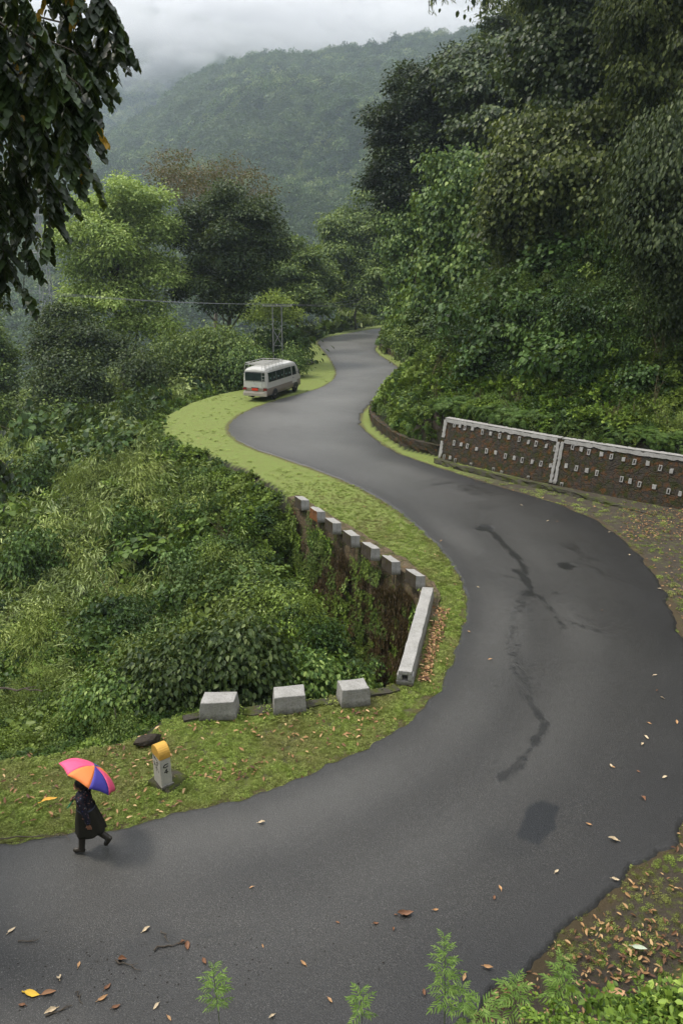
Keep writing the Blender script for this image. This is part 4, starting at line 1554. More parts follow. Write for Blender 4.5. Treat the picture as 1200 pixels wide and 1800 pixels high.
# narrow side (0.23) turned to the camera, broad inscribed face turned left
bw, bl, bh = 0.23, 0.36, 0.66
MB().box((0, 0, .03), (.62, .66, .09), 0, Matrix.Translation((.12, .05, -.03)) @ Matrix.Rotation(.35, 4, 'Z'), .88).build('plinth', M['mossledge'], t, bevel=.03)
MB().box((0, 0, bh / 2 + .03), (bw, bl, bh), 0, None, .96).build('shaft', M['milewhite'], t, bevel=.008)
MB().box((0.005, -.185, .055), (bw + .03, .03, .05), 0).build('base_trim', M['white'], t, bevel=.004)
rings = []
for x in (-bw / 2 * .98 - .004, bw / 2 * .98 + .004):
    ring = [(x, -bl / 2 - .003, bh + .02)]
    for k in range(13):
        an = math.pi - math.pi * k / 12
        ring.append((x, math.cos(an) * (bl / 2 + .003), bh + .10 + math.sin(an) * .17))
    ring.append((x, bl / 2 + .003, bh + .02))
    rings.append(ring)
MB().loft(rings, 0).build('cap', M['mileyellow'], t, bevel=.01)


def strokes(mb_, segs, org, ex, ez, en, wd=.018):
    """letters as flat painted strokes"""
    for a, b in segs:
        p, q = Vector(a), Vector(b)
        d = (q - p)
        nn = Vector((-d.y, d.x)).normalized() * wd / 2
        d = d.normalized() * wd * .3
        c_ = [p - nn - d, q - nn + d, q + nn + d, p + nn - d]
        f_ = [org + ex * v.x + ez * v.y + en * .004 for v in c_]
        k_ = [org + ex * v.x + ez * v.y - en * .004 for v in c_]
        mb_.add(f_ + k_, [(0, 1, 2, 3), (4, 7, 6, 5), (0, 4, 5, 1), (1, 5, 6, 2), (2, 6, 7, 3), (3, 7, 4, 0)], 0)


lt = MB()
fo = Vector((0, -bl / 2 + .003, 0))
ex, ez, en = Vector((1, 0, 0)), Vector((0, 0, 1)), Vector((0, -1, 0))
# the C-like letter with its long upper stroke, and the 4
strokes(lt, [((.045, .555), (-.01, .55)), ((-.01, .55), (-.04, .525)), ((-.04, .525), (-.04, .495)), ((-.04, .495), (-.01, .485)), ((-.01, .485), (.045, .50))], fo, ex, ez, en, .017)
strokes(lt, [((.015, .44), (-.035, .375)), ((-.035, .375), (.04, .375)), ((.015, .44), (.015, .345))], fo, ex, ez, en, .017)
lt.build('lettering', M['ink'], t)
lt = MB()
lo_ = Vector((-bw / 2 + .004, 0, 0))
ex2, en2 = Vector((0, -1, 0)), Vector((-1, 0, 0))
strokes(lt, [((-.13, .67), (-.05, .64)), ((-.05, .64), (.06, .60)), ((-.09, .65), (-.08, .60)), ((.06, .60), (.10, .57)), ((.0, .55), (.03, .56)), ((.03, .56), (.05, .53)), ((.05, .53), (.03, .49)), ((.03, .49), (.0, .50)),
             ((-.10, .52), (-.04, .47)), ((-.04, .47), (.06, .40)), ((.06, .40), (.09, .36)), ((-.09, .48), (-.09, .44)), ((-.02, .42), (-.02, .34)), ((-.04, .40), (-.02, .42))], lo_, ex2, ez, en2, .016)
lt.build('lettering', M['ink'], t)

# stump-like rock and slab by the ledge
def rock(name, loc, size, mat, seed, label, rz=0.0, cat='rock'):
    rng = np.random.default_rng(seed)
    mb_ = MB().ball((0, 0, 0), (1, 1, 1), 16, 11)
    v = np.array(mb_.v)
    for _ in range(7):
        d = rdir(rng, 1)[0]
        h_ = rng.uniform(.45, .8)
        k = v @ d
        v = np.where((k > h_)[:, None], v - d * (k - h_)[:, None] * .9, v)
    v += rng.normal(0, .025, v.shape)
    v *= np.array(size)
    mb_.v = [tuple(q) for q in v]
    o_ = mb_.build(name, mat)
    o_.location = loc
    o_.rotation_euler = (0.1, 0.05, rz)
    return tag(o_, label, cat)


M['darkbark'] = plain('rotten_dark_bark', (.04, .033, .025), .9, .2, var=.5, scale=8, bump=.6)
q = P(262, 1306)
rock('fallen_log', (q.x, q.y, .06), (.33, .16, .15), M['darkbark'], 4, 'dark half buried stump lying at the edge of the bushes behind the milestone', .5, 'stump')
q = P(548, 640)
rock('rock', (q.x - .6, q.y, .15), (.9, .7, .55), M['concrete'], 6, 'dark boulder among the plants at the far roadside beyond the bus', .4)

# ================================================================== MINIBUS
M['buswhite'] = plain('cream_white_car_paint', (0.56, 0.55, 0.51), 0.28, 0.5, var=.03, coat=.5)
M['busbrown'] = plain('taupe_car_paint', (0.23, 0.19, 0.155), 0.35, 0.5, var=.05, coat=.3)
M['glass'] = plain('dark_tinted_glass', (0.018, 0.03, 0.028), 0.06, 0.6, var=.3, scale=2)
M['rubber'] = plain('black_rubber', (0.02, 0.02, 0.02), 0.8, 0.2)
M['blackpl'] = plain('black_plastic', (0.025, 0.025, 0.027), 0.5, 0.4)
M['redlens'] = plain('red_lens', (0.22, 0.012, 0.012), 0.25, 0.5)
M['redplate'] = plain('red_number_plate', (0.62, 0.045, 0.02), 0.4, 0.4)
M['rack'] = plain('dull_aluminium', (0.42, 0.41, 0.38), 0.5, 0.5)
M['steel'] = plain('steel', (0.45, 0.45, 0.46), 0.4, 0.5, metal=.6)
M['seat'] = plain('seat_cover', (0.16, 0.24, 0.21), 0.8, 0.2)
bp_ = P(484, 702)
BH = R(90 - 21)               # heading
t = empty('minibus', (0, 0, 0), BH)
tag(t, 'cream and taupe minibus with a roof rack and red plate parked half on the grass', 'minibus')
# local: x forward, y left, z up; origin on the ground under the rear bumper
BL, BW, BHt = 6.25, 2.05, 2.58
secs = [(0.0, .93, .96, 2.36), (.06, .985, .99, 2.44), (.35, 1.0, 1.0, 2.54), (1.2, 1.0, 1.0, 2.58), (3.5, 1.0, 1.0, 2.58), (4.9, 1.0, 1.0, 2.55), (5.45, .985, .99, 2.44), (5.8, .96, .97, 2.16), (6.05, .95, .96, 1.72), (6.2, .93, .93, 1.35), (6.25, .90, .90, 1.0)]


def bsec(x, k1, k2, top):
    hw = BW / 2
    pts = []
    half = [(0.86, .36), (.965, .42), (1.0, .62), (1.0, .97), (1.0, 1.02), (.995, 1.35), (.975, 1.75), (.945, 2.05), (.90, 2.28), (.80, 2.44), (.60, 2.53), (.30, 2.575), (0, 2.585)]
    for a, z in half:
        zz = z if z <= 1.02 else 1.02 + (z - 1.02) * max(.0, (top - 1.02)) / (2.585 - 1.02)
        if top <= 1.02: zz = min(z, top + .0)
        pts.append((x, -a * hw * k1, zz))
    return pts + [(p[0], -p[1], p[2]) for p in pts[-2::-1]]


rings = [bsec(*s) for s in secs]
mb = MB().loft([r_[::-1] for r_ in rings], 0)
for i, f in enumerate(mb.f):
    zc = sum(mb.v[j][2] for j in f) / len(f)
    if zc < .96: mb.m[i] = 1
body = mb.build('body', [M['buswhite'], M['busbrown']], t, smooth=False, bevel=.02)
# rear face panel (the end cap is one face: dress it)
b = MB().box((-.012, 0, 1.28), (.05, 1.86, .62), 0).box((-.012, 0, 2.22), (.05, 1.5, .16), 0)
b.build('tailgate', M['buswhite'], body, bevel=.02)
MB().box((-.05, 0, .50), (.16, 2.0, .26), 0).box((-.045, 0, .66), (.12, 1.96, .06), 0).build('rear_bumper', plain('beige_bumper', (.36, .32, .27), .5), t, bevel=.04)
MB().box((-.028, 0, .86), (.04, 1.55, .24), 0).build('rear_panel', M['busbrown'], body, bevel=.01)
g = MB().box((-.022, 0, 1.83), (.05, 1.66, .60), 0).build('rear_window', M['glass'], t, bevel=.04)
MB().box((-.03, 0, 2.16), (.06, 1.70, .035)).box((-.03, 0, 1.51), (.06, 1.70, .03)).build('frame', M['blackpl'], g)
MB().tube([(-.07, .02, 2.17), (-.09, .06, 1.95), (-.085, .03, 1.70)], .014, 6).tube([(-.09, -.02, 1.72), (-.09, .08, 1.42)], .012, 6).build('wiper', M['blackpl'], g)
MB().box((-.075, 0, .88), (.02, .52, .20), 0).build('number_plate', M['redplate'], t, bevel=.01)
MB().box((-.06, 0, 1.0), (.05, .62, .05), 0).build('plate_lamp', M['blackpl'], t)
for s in (-1, 1):
    l = MB().box((-.05, s * .86, .88), (.07, .30, .13), 0).build('tail_light', M['redlens'], t, bevel=.015)
    MB().box((-.045, s * .86, .985), (.06, .30, .07), 0).build('indicator', plain('smoky_lens', (.12, .03, .03), .3), l, bevel=.01)
MB().box((-.10, -.82, .69), (.05, .24, .07)).build('reversing_light', M['milewhite'], t, bevel=.01)
# side windows: one dark band each with pillars
for s in (-1, 1):
    yb, yt = s * (BW / 2 * .992 + .012), s * (BW / 2 * .935 + .012)
    for k, (x0, x1) in enumerate(((.28, 1.62), (1.66, 3.0), (3.04, 4.38))):
        wb_ = MB()
        vs = [(x0, yb, 1.42), (x1, yb, 1.42), (x1, yt, 2.12), (x0, yt, 2.12)]
        vi = [(a, b_ - s * .05, c_) for a, b_, c_ in vs]
        wb_.add(vs + vi, [(0, 1, 2, 3), (4, 5, 6, 7), (0, 1, 5, 4), (1, 2, 6, 5), (2, 3, 7, 6), (3, 0, 4, 7)], 0)
        wnd = wb_.build('side_window', M['glass'], t)
        mid = (x0 + x1) / 2
        MB().box((mid, s * (BW / 2 * .965 + .016), 1.77), (.04, .012, .70), 0, Matrix.Identity(4)).build('sash', M['blackpl'], wnd)
        # pale seat backs seen in the windows
        for xx in (x0 + .35, x0 + 1.0):
            MB().box((xx, s * (BW / 2 * .972 + .008), 1.58), (.24, .02, .32), 0, None, .7).build('seat_back', M['seat'], wnd)
    vs = [(4.52, yb, 1.42), (5.30, yb, 1.42), (5.12, yt, 2.10), (4.52, yt, 2.10)]
    vi = [(a, b_ - s * .05, c_) for a, b_, c_ in vs]
    d = MB().box((4.92, s * (BW / 2 * 1.0 + .006), 1.08), (.88, .02, .60), 0).build('front_door', M['buswhite'], t, bevel=.008)
    MB().add(vs + vi, [(0, 1, 2, 3), (4, 5, 6, 7), (0, 1, 5, 4), (1, 2, 6, 5), (2, 3, 7, 6), (3, 0, 4, 7)], 0).build('window', M['glass'], d)
    MB().box((4.62, s * (BW / 2 + .03), 1.22), (.14, .03, .04), 0).build('handle', M['blackpl'], d)
    mr = MB().tube([(5.25, s * 1.0, 1.60), (5.38, s * 1.18, 1.62)], .015, 6).box((5.40, s * 1.20, 1.60), (.10, .07, .30), 0).build('wing_mirror', M['blackpl'], t, bevel=.015)
    for x in (1.30, 5.15):
        if True:
            # arch
            ar = MB()
            rr_ = []
            for yy in (s * (BW / 2 - .10), s * (BW / 2 + .008)):
                rr_.append([(x + .47 * math.cos(a), yy, .38 + .45 * math.sin(a)) for a in np.linspace(-.1, math.pi + .1, 15)])
            ar.loft(rr_, 0)
            ar.build('wheel_arch', M['blackpl'], t)
            wz = .365
            prof = [(.20, -.10), (.33, -.11), (.365, -.08), (.365, .08), (.33, .11), (.20, .10)]
            rg_ = [[(x + r0 * math.cos(a), s * (BW / 2 - .10) + yy, wz + r0 * math.sin(a)) for a in np.linspace(0, 2 * math.pi, 25)[:-1]] for r0, yy in prof]
            wh = MB().loft(rg_, 0).build('wheel', M['rubber'], t)
            MB().tube([(x, s * (BW / 2 - .11), wz), (x, s * (BW / 2 - .02), wz)], .21, 16).tube([(x, s * (BW / 2 - .03), wz), (x, s * (BW / 2 + .01), wz)], .07, 10).build('rim', M['steel'], wh)
ws = MB().add([(5.50, -.86, 2.36), (5.50, .86, 2.36), (6.20, .90, 1.42), (6.20, -.90, 1.42), (5.42, -.86, 2.34), (5.42, .86, 2.34), (6.10, .90, 1.40), (6.10, -.90, 1.40)], [(0, 1, 2, 3), (4, 5, 6, 7), (0, 1, 5, 4), (1, 2, 6, 5), (2, 3, 7, 6), (3, 0, 4, 7)], 0).build('windscreen', M['glass'], t)
MB().box((6.22, 0, .55), (.14, 1.9, .3), 0).build('front_bumper', M['busbrown'], t, bevel=.04)
for s in (-1, 1):
    MB().ball((6.22, s * .72, .95), (.06, .14, .10), 10, 6).build('headlight', M['milewhite'], t)
# underside and exhaust
MB().box((3.0, 0, .42), (5.6, 1.7, .2), 0).tube([(-.12, .5, .33), (.5, .5, .33)], .04, 8).build('chassis', M['blackpl'], t)
# roof rack, two bays of rails and the ladder
rk = MB()
x0, x1 = .10, 3.05
zr = 2.83
for s in (-1, 1):
    rk.tube([(x0, s * .82, zr), (x1, s * .82, zr)], .022, 6)
    rk.tube([(x0, s * .84, zr - .14), (x1, s * .84, zr - .14)], .016, 6)
    for k in range(6):
        x = x0 + (x1 - x0) * k / 5
        rk.tube([(x, s * .80, zr + (.0)), (x, s * .84, zr - .14), (x, s * .93, 2.26)], .016, 6)
for k in range(14):
    x = x0 + (x1 - x0) * k / 13
    rk.tube([(x, -.82, zr - .12), (x, .82, zr - .12)], .015, 6)
for x in (x0, x1):
    rk.tube([(x, -.82, zr), (x, .82, zr)], .022, 6)
for k in range(5):
    y = -.6 + .3 * k
    rk.tube([(x0, y, zr - .11), (x1, y, zr - .11)], .012, 6)
rk.build('roof_rack', M['rack'], t)
ld = MB()
for y in (-.62, -.90):
    ld.tube([(.12, y * .92, 2.72), (-.10, y, 2.30), (-.10, y, 1.0)], .018, 6)
for k in range(5):
    ld.tube([(-.10, -.62, 1.12 + k * .26), (-.10, -.90, 1.12 + k * .26)], .013, 6)
ld.build('ladder', M['rack'], t)
MB().box((-.05, 0, 1.30), (.02, .09, .07), 0).build('badge', M['steel'], t, bevel=.01)
# stand its rear right wheel where the photo shows it
t.location = (0, 0, .03)
rot = Matrix.Rotation(BH, 3, 'Z')
wl_ = rot @ Vector((1.30, -(BW / 2), 0))
t.location = (bp_.x - wl_.x, bp_.y - wl_.y, .035)

# ================================================================== POWER LINE
M['pole'] = plain('galvanised_pole', (0.24, 0.24, 0.24), 0.55, 0.4, var=.15)
PY = 70.0
pa, pb_ = at(478.5, 537, PY), at(494.5, 537, PY)
gz = float(height(np.array([pa.x]), np.array([PY]))[0])
t = empty('utility_pole', (pa.x, PY, gz))
tag(t, 'pale twin legged power pole with cross bracing standing behind the minibus', 'utility pole')
w_ = pb_.x - pa.x
H_ = pa.z - gz
for x in (0, w_):
    MB().tube([(x, 0, -.4), (x, 0, H_)], [.05, .04], 10).build('post', M['pole'], t)
MB().tube([(-.9, 0, H_ - .05), (w_ + 1.0, 0, H_ - .05)], .035, 6).build('crossarm', M['pole'], t)
for zz in (H_ - 2.1, H_ - 3.6):
    MB().tube([(0, 0, zz), (w_, 0, zz)], .018, 6).build('brace', M['pole'], t)
MB().tube([(0, .06, H_ - 3.6), (w_, .06, H_ - 2.1)], .03, 6).tube([(w_, -.06, H_ - 3.6), (0, -.06, H_ - 2.1)], .03, 6).build('diagonal_brace', M['pole'], t)
for k, x in enumerate((-.8, w_ / 2, w_ + .9)):
    MB().tube([(x, 0, H_ - .02), (x, 0, H_ + .12)], [.05, .03], 8).build('insulator', M['milewhite'], t)
M['wire'] = plain('power_wire', (0.20, 0.21, 0.22), 0.4, 0.5)
for k, x in enumerate((-.8, w_ / 2, w_ + .9)):
    s = Vector((pa.x + x, PY, pa.z + .12))
    e = at(-160, 484 + k * 5, 52 + k)
    pts = []
    for i in range(25):
        f = i / 24
        p = s.lerp(e, f)
        p.z -= .9 * 4 * f * (1 - f) * .5
        pts.append(p)
    o = MB().tube(pts, .012, 5).build('power_wire', M['wire'])
    tag(o, ['uppermost of the thin wires running left from the twin pole', 'middle wire of the three running left from the twin pole', 'lowest of the wires running left from the twin pole across the trees'][k], 'power wire', 'power wires')
    e = at(705, 500 + k * 6, 150)
    pts = []
    for i in range(17):
        f = i / 16
        p = s.lerp(e, f)
        p.z -= 1.2 * 4 * f * (1 - f)
        pts.append(p)
    o = MB().tube(pts, .02, 5).build('power_wire', plain('dark_wire', (.08, .08, .08), .6))
    tag(o, 'dark thin wire running right from the twin pole towards the forest', 'power wire', 'dark wires behind the bus')

# lattice pylon on the valley floor
py_ = at(64, 362, 235)
gz = float(height(np.array([py_.x]), np.array([235.0]))[0])
t = empty('pylon', (py_.x, 235, gz))
tag(t, 'faint grey lattice pylon rising from the hazy valley behind the hanging branches', 'pylon')
Hp = py_.z - gz
mb = MB()
lv = [0, .16, .3, .42, .53, .63, .72, .80, .87, .94, 1.0]


def half(f): return 3.6 * (1 - f) ** 1.2 + .45


for sx in (-1, 1):
    for sy in (-1, 1):
        mb.tube([(sx * half(f), sy * half(f), Hp * f) for f in lv], .10, 4)
for i in range(len(lv) - 1):
    a, b = lv[i], lv[i + 1]
    ha, hb = half(a), half(b)
    for (x1_, y1_), (x2_, y2_) in (((-1, -1), (1, -1)), ((1, -1), (1, 1)), ((1, 1), (-1, 1)), ((-1, 1), (-1, -1))):
        mb.tube([(x1_ * ha, y1_ * ha, Hp * a), (x2_ * hb, y2_ * hb, Hp * b)], .05, 4)
        mb.tube([(x2_ * ha, y2_ * ha, Hp * a), (x1_ * hb, y1_ * hb, Hp * b)], .08, 4)
mb.build('tower', M['pole'], t)
for f in (.80, .88, .96):
    L_ = 4.5 if f < .9 else 3.4
    MB().tube([(-L_, 0, Hp * f + .3), (0, -.5, Hp * f), (L_, 0, Hp * f + .3)], .12, 4).tube([(-L_, 0, Hp * f + .3), (0, 0, Hp * f + 1.3), (L_, 0, Hp * f + .3)], .08, 4).build('crossarm', M['pole'], t)

# ================================================================== WOMAN WITH UMBRELLA
def clothmat(name, base, cols, scale, thr=.62):
    t_ = NT(name)
    p = t_.obj()
    v = t_.n('TexVoronoi')
    v.inputs['Scale'].default_value = scale
    t_.set(v.inputs['Vector'], p)
    d = t_.ramp(v.outputs['Distance'], [(.25, 1.0), (.38, 0.0)])
    cc = t_.n('SeparateColor')
    t_.set(cc.inputs[0], v.outputs['Color'])
    fc = t_.ramp(cc.outputs[0], [(i / (len(cols) - 1), c) for i, c in enumerate(cols)])
    c = t_.mix(d, base, fc)
    return t_.done(t_.pbr(c, .8, .2, normal=t_.bump(t_.noise(18, 4, .6, p), .4, .01)))


M['skin'] = plain('brown_skin', (0.22, 0.105, 0.062), 0.55, 0.35, var=.12, scale=12)
M['hair'] = plain('black_hair', (0.012, 0.010, 0.010), 0.5, 0.4)
M['shirt'] = clothmat('dark_floral_cloth', (0.012, 0.012, 0.02), [(0.30, 0.06, 0.04), (0.012, 0.012, 0.02), (0.22, 0.12, 0.09), (0.02, 0.03, 0.10), (0.30, 0.28, 0.26)], 26)
M['skirt'] = plain('dark_olive_skirt_cloth', (0.020, 0.019, 0.014), 0.85, 0.2, var=.3, scale=8, bump=.5)
M['boot'] = plain('muddy_rubber_boot', (0.035, 0.030, 0.024), 0.45, 0.4, var=.4, scale=10)
M['bootband'] = plain('tan_boot_patch', (0.42, 0.24, 0.10), 0.6, 0.3)
fp = P(148, 1495)
pr = empty('person', (fp.x, fp.y, 0.045), R(180 - 4))
pr.scale = (.95, .95, .95)
tag(pr, 'person in dark floral top, dark skirt and rubber boots walking under an umbrella', 'person')
# figure local: +X walking direction, +Y is the person's left (towards the camera after turning)


def figure(build, name, mat, parent, voxel, smooth=4):
    o_ = build.build(name, mat, parent, smooth=True)
    m1 = o_.modifiers.new('skin', 'REMESH')
    m1.mode = 'VOXEL'
    m1.voxel_size = voxel
    m1.use_smooth_shade = True
    if smooth:
        m2 = o_.modifiers.new('smooth', 'SMOOTH')
        m2.iterations = smooth
        m2.factor = .5
    return o_


fb = MB()
# origin is below the front foot: front foot at x=0 .. shift whole figure back
SX = -.16


def X(*p): return (p[0] + SX, p[1], p[2])


fb.capsule(X(0, 0, .84), X(.01, 0, .98), .135, .125)
fb.capsule(X(.01, 0, .98), X(.03, 0, 1.18), .12, .13)
fb.capsule(X(.02, .12, 1.22), X(.02, -.12, 1.22), .065, .065)
fb.capsule(X(.03, 0, 1.24), X(.06, 0, 1.36), .055, .048)
# head: skull, face, jaw, nose, ears
hc = X(.075, 0, 1.43)
fb.ball(hc, (.098, .078, .108), 20, 14)
fb.ball(X(.10, 0, 1.385), (.065, .055, .06), 16, 10)
fb.ball(X(.145, 0, 1.365), (.026, .028, .022))
fb.capsule(X(.165, 0, 1.435), X(.182, 0, 1.405), .008, .014)
fb.ball(X(.162, 0, 1.378), (.012, .024, .008))
fb.ball(X(.158, 0, 1.455), (.012, .05, .010))
for s in (-1, 1):
    fb.ball(X(.065, s * .078, 1.42), (.020, .010, .030))
    fb.ball(X(.135, s * .03, 1.40), (.022, .02, .018))
# front leg (towards camera), rear leg bent with the heel up
for pts_, rr_ in (([X(.0, .085, .84), X(.10, .085, .46), X(.15, .085, .12), X(.15, .085, .06)], (.105, .062, .045, .045)), ([X(0, -.085, .84), X(.0, -.085, .46), X(-.30, -.085, .19)], (.105, .062, .045))):
    for i in range(len(pts_) - 1): fb.capsule(pts_[i], pts_[i + 1], rr_[i], rr_[i + 1])
fb.capsule(X(.14, .085, .045), X(.27, .09, .035), .042, .034)
fb.capsule(X(-.30, -.085, .17), X(-.23, -.085, .05), .042, .034)
# near arm hangs slightly back
fb.capsule(X(.02, .175, 1.22), X(-.06, .215, .97), .050, .040)
fb.capsule(X(-.06, .215, .97), X(-.10, .225, .75), .038, .026)
# far arm bent forward to the umbrella handle
HANDX = X(.27, -.10, 1.03)
fb.capsule(X(.02, -.175, 1.22), X(.06, -.22, .99), .050, .040)
fb.capsule(X(.06, -.22, .99), X(.225, -.13, 1.015), .038, .026)


def hand(mb_, palm, dirv, side, curl, thumb):
    """palm box, four fingers of unequal length with two bends, thumb from the side of the palm"""
    d, s_ = Vector(dirv).normalized(), Vector(side).normalized()
    c_ = Vector(curl).normalized()
    p = Vector(palm)
    for k in range(4):
        o_ = p + s_ * (.030 - .020 * k)
        mb_.capsule(o_ - d * .035, o_ + d * .03, .0125, .0115, 8)
        ln = (.030, .034, .032, .025)[k]
        a = o_ + d * .03
        b_ = a + (d * .65 + c_ * .75).normalized() * ln
        e_ = b_ + (c_ * 1.0 - d * .45).normalized() * ln * .8
        g_ = e_ + (-d * .9 + c_ * .1).normalized() * ln * .6
        mb_.capsule(a, b_, .0095, .009, 8).capsule(b_, e_, .009, .0085, 8).capsule(e_, g_, .0085, .0075, 8)
    th = p + s_ * .036 - d * .02
    t1 = th + (s_ * .5 + d * .6 + c_ * .3).normalized() * .035
    t2 = t1 + (d * .3 + c_ * .8 - s_ * .1).normalized() * .028
    mb_.capsule(th, t1, .0125, .011, 8).capsule(t1, t2, .011, .009, 8)


AX = Vector((-.48, -.48, .74)).normalized()     # umbrella axis in figure space
hand(fb, Vector(HANDX) + Vector((0, -.012, 0)), (.9, .35, .2), AX, (.1, .95, .0), 1)
hand(fb, X(-.112, .228, .69), (-.15, .05, -1), (1, 0, -.1), (.25, -.9, 0), 1)
body = figure(fb, 'body', M['skin'], pr, .0055, 3)
# eyes and lips as small pieces of the face
for s in (-1, 1): MB().ball(X(.160, s * .028, 1.436), (.008, .012, .006), 8, 6).build('eye', M['hair'], pr)
MB().ball(X(.170, 0, 1.379), (.006, .020, .006), 10, 6).build('lips', plain('lips', (.14, .04, .035), .5), pr)
hb = MB()
hb.ball(X(.055, 0, 1.455), (.108, .090, .105), 20, 14)
hb.ball(X(-.035, 0, 1.41), (.055, .06, .055), 14, 10)
hb.ball(X(.02, 0, 1.39), (.06, .082, .06), 14, 10)
hv = []
ho = figure(hb, 'hair', M['hair'], pr, .008, 2)
# shirt: long sleeves, floral
sb = MB()
sb.capsule(X(0, 0, .90), X(.02, 0, 1.0), .155, .148)
sb.capsule(X(.02, 0, 1.0), X(.035, 0, 1.17), .145, .145)
sb.capsule(X(.02, .13, 1.215), X(.02, -.13, 1.215), .078, .078)
sb.capsule(X(.03, 0, 1.25), X(.045, 0, 1.30), .075, .060)
sb.capsule(X(.02, .175, 1.22), X(-.06, .215, .97), .066, .060)
sb.capsule(X(-.06, .215, .97), X(-.10, .225, .80), .058, .052)
sb.capsule(X(.02, -.175, 1.22), X(.06, -.22, .99), .066, .058)
sb.capsule(X(.06, -.22, .99), X(.185, -.15, 1.01), .055, .046)
figure(sb, 'shirt', M['shirt'], pr, .012, 3)
# apron-dark skirt to the knee with folds
rings = []
for k in range(15):
    f = k / 14
    z = .98 - f * .56
    rx, ry = .155 + .12 * f + .02 * math.sin(f * 3), .175 + .045 * f
    cx = .015 - .045 * f
    ring = []
    for a in range(48):
        an = 2 * math.pi * a / 48
        w_ = 1 + .05 * f * math.sin(an * 7 + 1) + .03 * f * math.sin(an * 13)
        zz = z + (.05 * f * math.cos(an) * -1 if True else 0)
        ring.append(X(cx + rx * w_ * math.cos(an), ry * w_ * math.sin(an), zz))
    rings.append(ring)
inner = [[(p[0] * .985 + .0, p[1] * .96, p[2] + .005) for p in r_] for r_ in rings[::-1]]
mb = MB().loft(rings + inner, 0, cap=False)
mb.build('skirt', M['skirt'], pr, smooth=True)
ap = []
wb2 = MB()
wb2.loft([[X(.01 + .165 * math.cos(a), .178 * math.sin(a), z) for a in np.linspace(0, 2 * math.pi, 33)[:-1]] for z in (.945, .985)], 0, cap=False)
wb2.build('belt', plain('blue_grey_belt', (.05, .06, .10), .7), pr, smooth=True)
# boots
b1 = MB()
b1.capsule(X(.148, .085, .10), X(.115, .085, .36), .058, .068)
b1.capsule(X(.145, .085, .058), X(.275, .09, .045), .054, .043)
b1.capsule(X(.13, .085, .045), X(.28, .09, .03), .046, .036)
figure(b1, 'boot', M['boot'], pr, .010, 2)
b2 = MB()
b2.capsule(X(-.27, -.085, .215), X(-.07, -.085, .375), .058, .068)
b2.capsule(X(-.30, -.085, .185), X(-.235, -.085, .06), .054, .043)
b2.capsule(X(-.325, -.085, .19), X(-.245, -.085, .05), .046, .036)
bo = figure(b2, 'boot', M['boot'], pr, .010, 2)
bo['label'] = 'rear rubber boot with a tan patch at its top'
MB().ball(X(-.085, -.045, .36), (.035, .04, .04), 10, 8).build('patch', M['bootband'], bo, smooth=True)

# umbrella, held: its own top-level thing
rotp = Matrix.Rotation(pr.rotation_euler.z, 4, 'Z')
hw_ = Matrix.Translation(pr.location) @ rotp @ (Vector(HANDX) * .95)
axw = (rotp.to_3x3() @ AX).normalized()
um = bpy.data.objects.new('umbrella', None)
um.empty_display_size = .2
C.objects.link(um)
um.location = hw_ - axw * .08
um.rotation_mode = 'QUATERNION'
q1 = Vector((0, 0, 1)).rotation_difference(axw)
UROT = R(16)
um.rotation_quaternion = q1 @ Matrix.Rotation(UROT, 3, 'Z').to_quaternion()
tag(um, 'open umbrella with pink, orange and blue panels held over the walking person', 'umbrella')
M['um_pink'] = plain('pink_umbrella_cloth', (0.80, 0.10, 0.22), 0.6, 0.3, var=.05)
M['um_orange'] = plain('orange_umbrella_cloth', (0.85, 0.24, 0.07), 0.6, 0.3, var=.05)
M['um_blue'] = plain('blue_umbrella_cloth', (0.06, 0.05, 0.30), 0.6, 0.3, var=.05)
UH, UR, UD = .69, .56, .22
pn = [M['um_pink'], M['um_orange'], M['um_blue']]
order = [1, 2, 0, 0, 0, 1, 2, 0]
mb = MB()
for k in range(8):
    a0, a1 = 2 * math.pi * k / 8, 2 * math.pi * (k + 1) / 8
    NR, NS = 8, 6
    vs = []
    for i in range(NR + 1):
        f = i / NR
        for j in range(NS + 1):
            g_ = j / NS
            an = a0 + (a1 - a0) * g_
            sag = math.sin(math.pi * g_)
            rr = UR * math.sin(f * 1.25) / math.sin(1.25)
            chord = math.cos(math.pi / 8) / math.cos(an - (a0 + a1) / 2)
            rr *= 1 + (chord - 1) * (.9 * f) - .03 * sag * f * f
            zz = UH + .02 - UD * (1 - math.cos(f * 1.25)) / (1 - math.cos(1.25)) + .010 * sag * f
            vs.append((rr * math.cos(an), rr * math.sin(an), zz))
    fs = []
    for i in range(NR):
        for j in range(NS):
            a = i * (NS + 1) + j
            fs.append((a, a + NS + 1, a + NS + 2, a + 1))
    mb.add(vs, fs, order[k])
co = mb.build('canopy', pn, um, smooth=True)
sm = co.modifiers.new('cloth', 'SOLIDIFY')
sm.thickness = .003
MB().tube([(0, 0, .02), (0, 0, UH + .01)], .006, 8).build('shaft', M['steel'], um)
M['um_green'] = plain('green_plastic', (0.03, 0.20, 0.10), 0.4, 0.4)
MB().tube([(0, 0, -.07), (0, 0, .06)], [.014, .012], 10).tube([(0, 0, -.06), (.0, .02, -.10), (0, .05, -.11)], .011, 8).build('handle', M['um_green'], um)
MB().tube([(0, 0, UH + .01), (0, 0, UH + .09)], [.010, .004], 8).build('tip', M['um_green'], um)
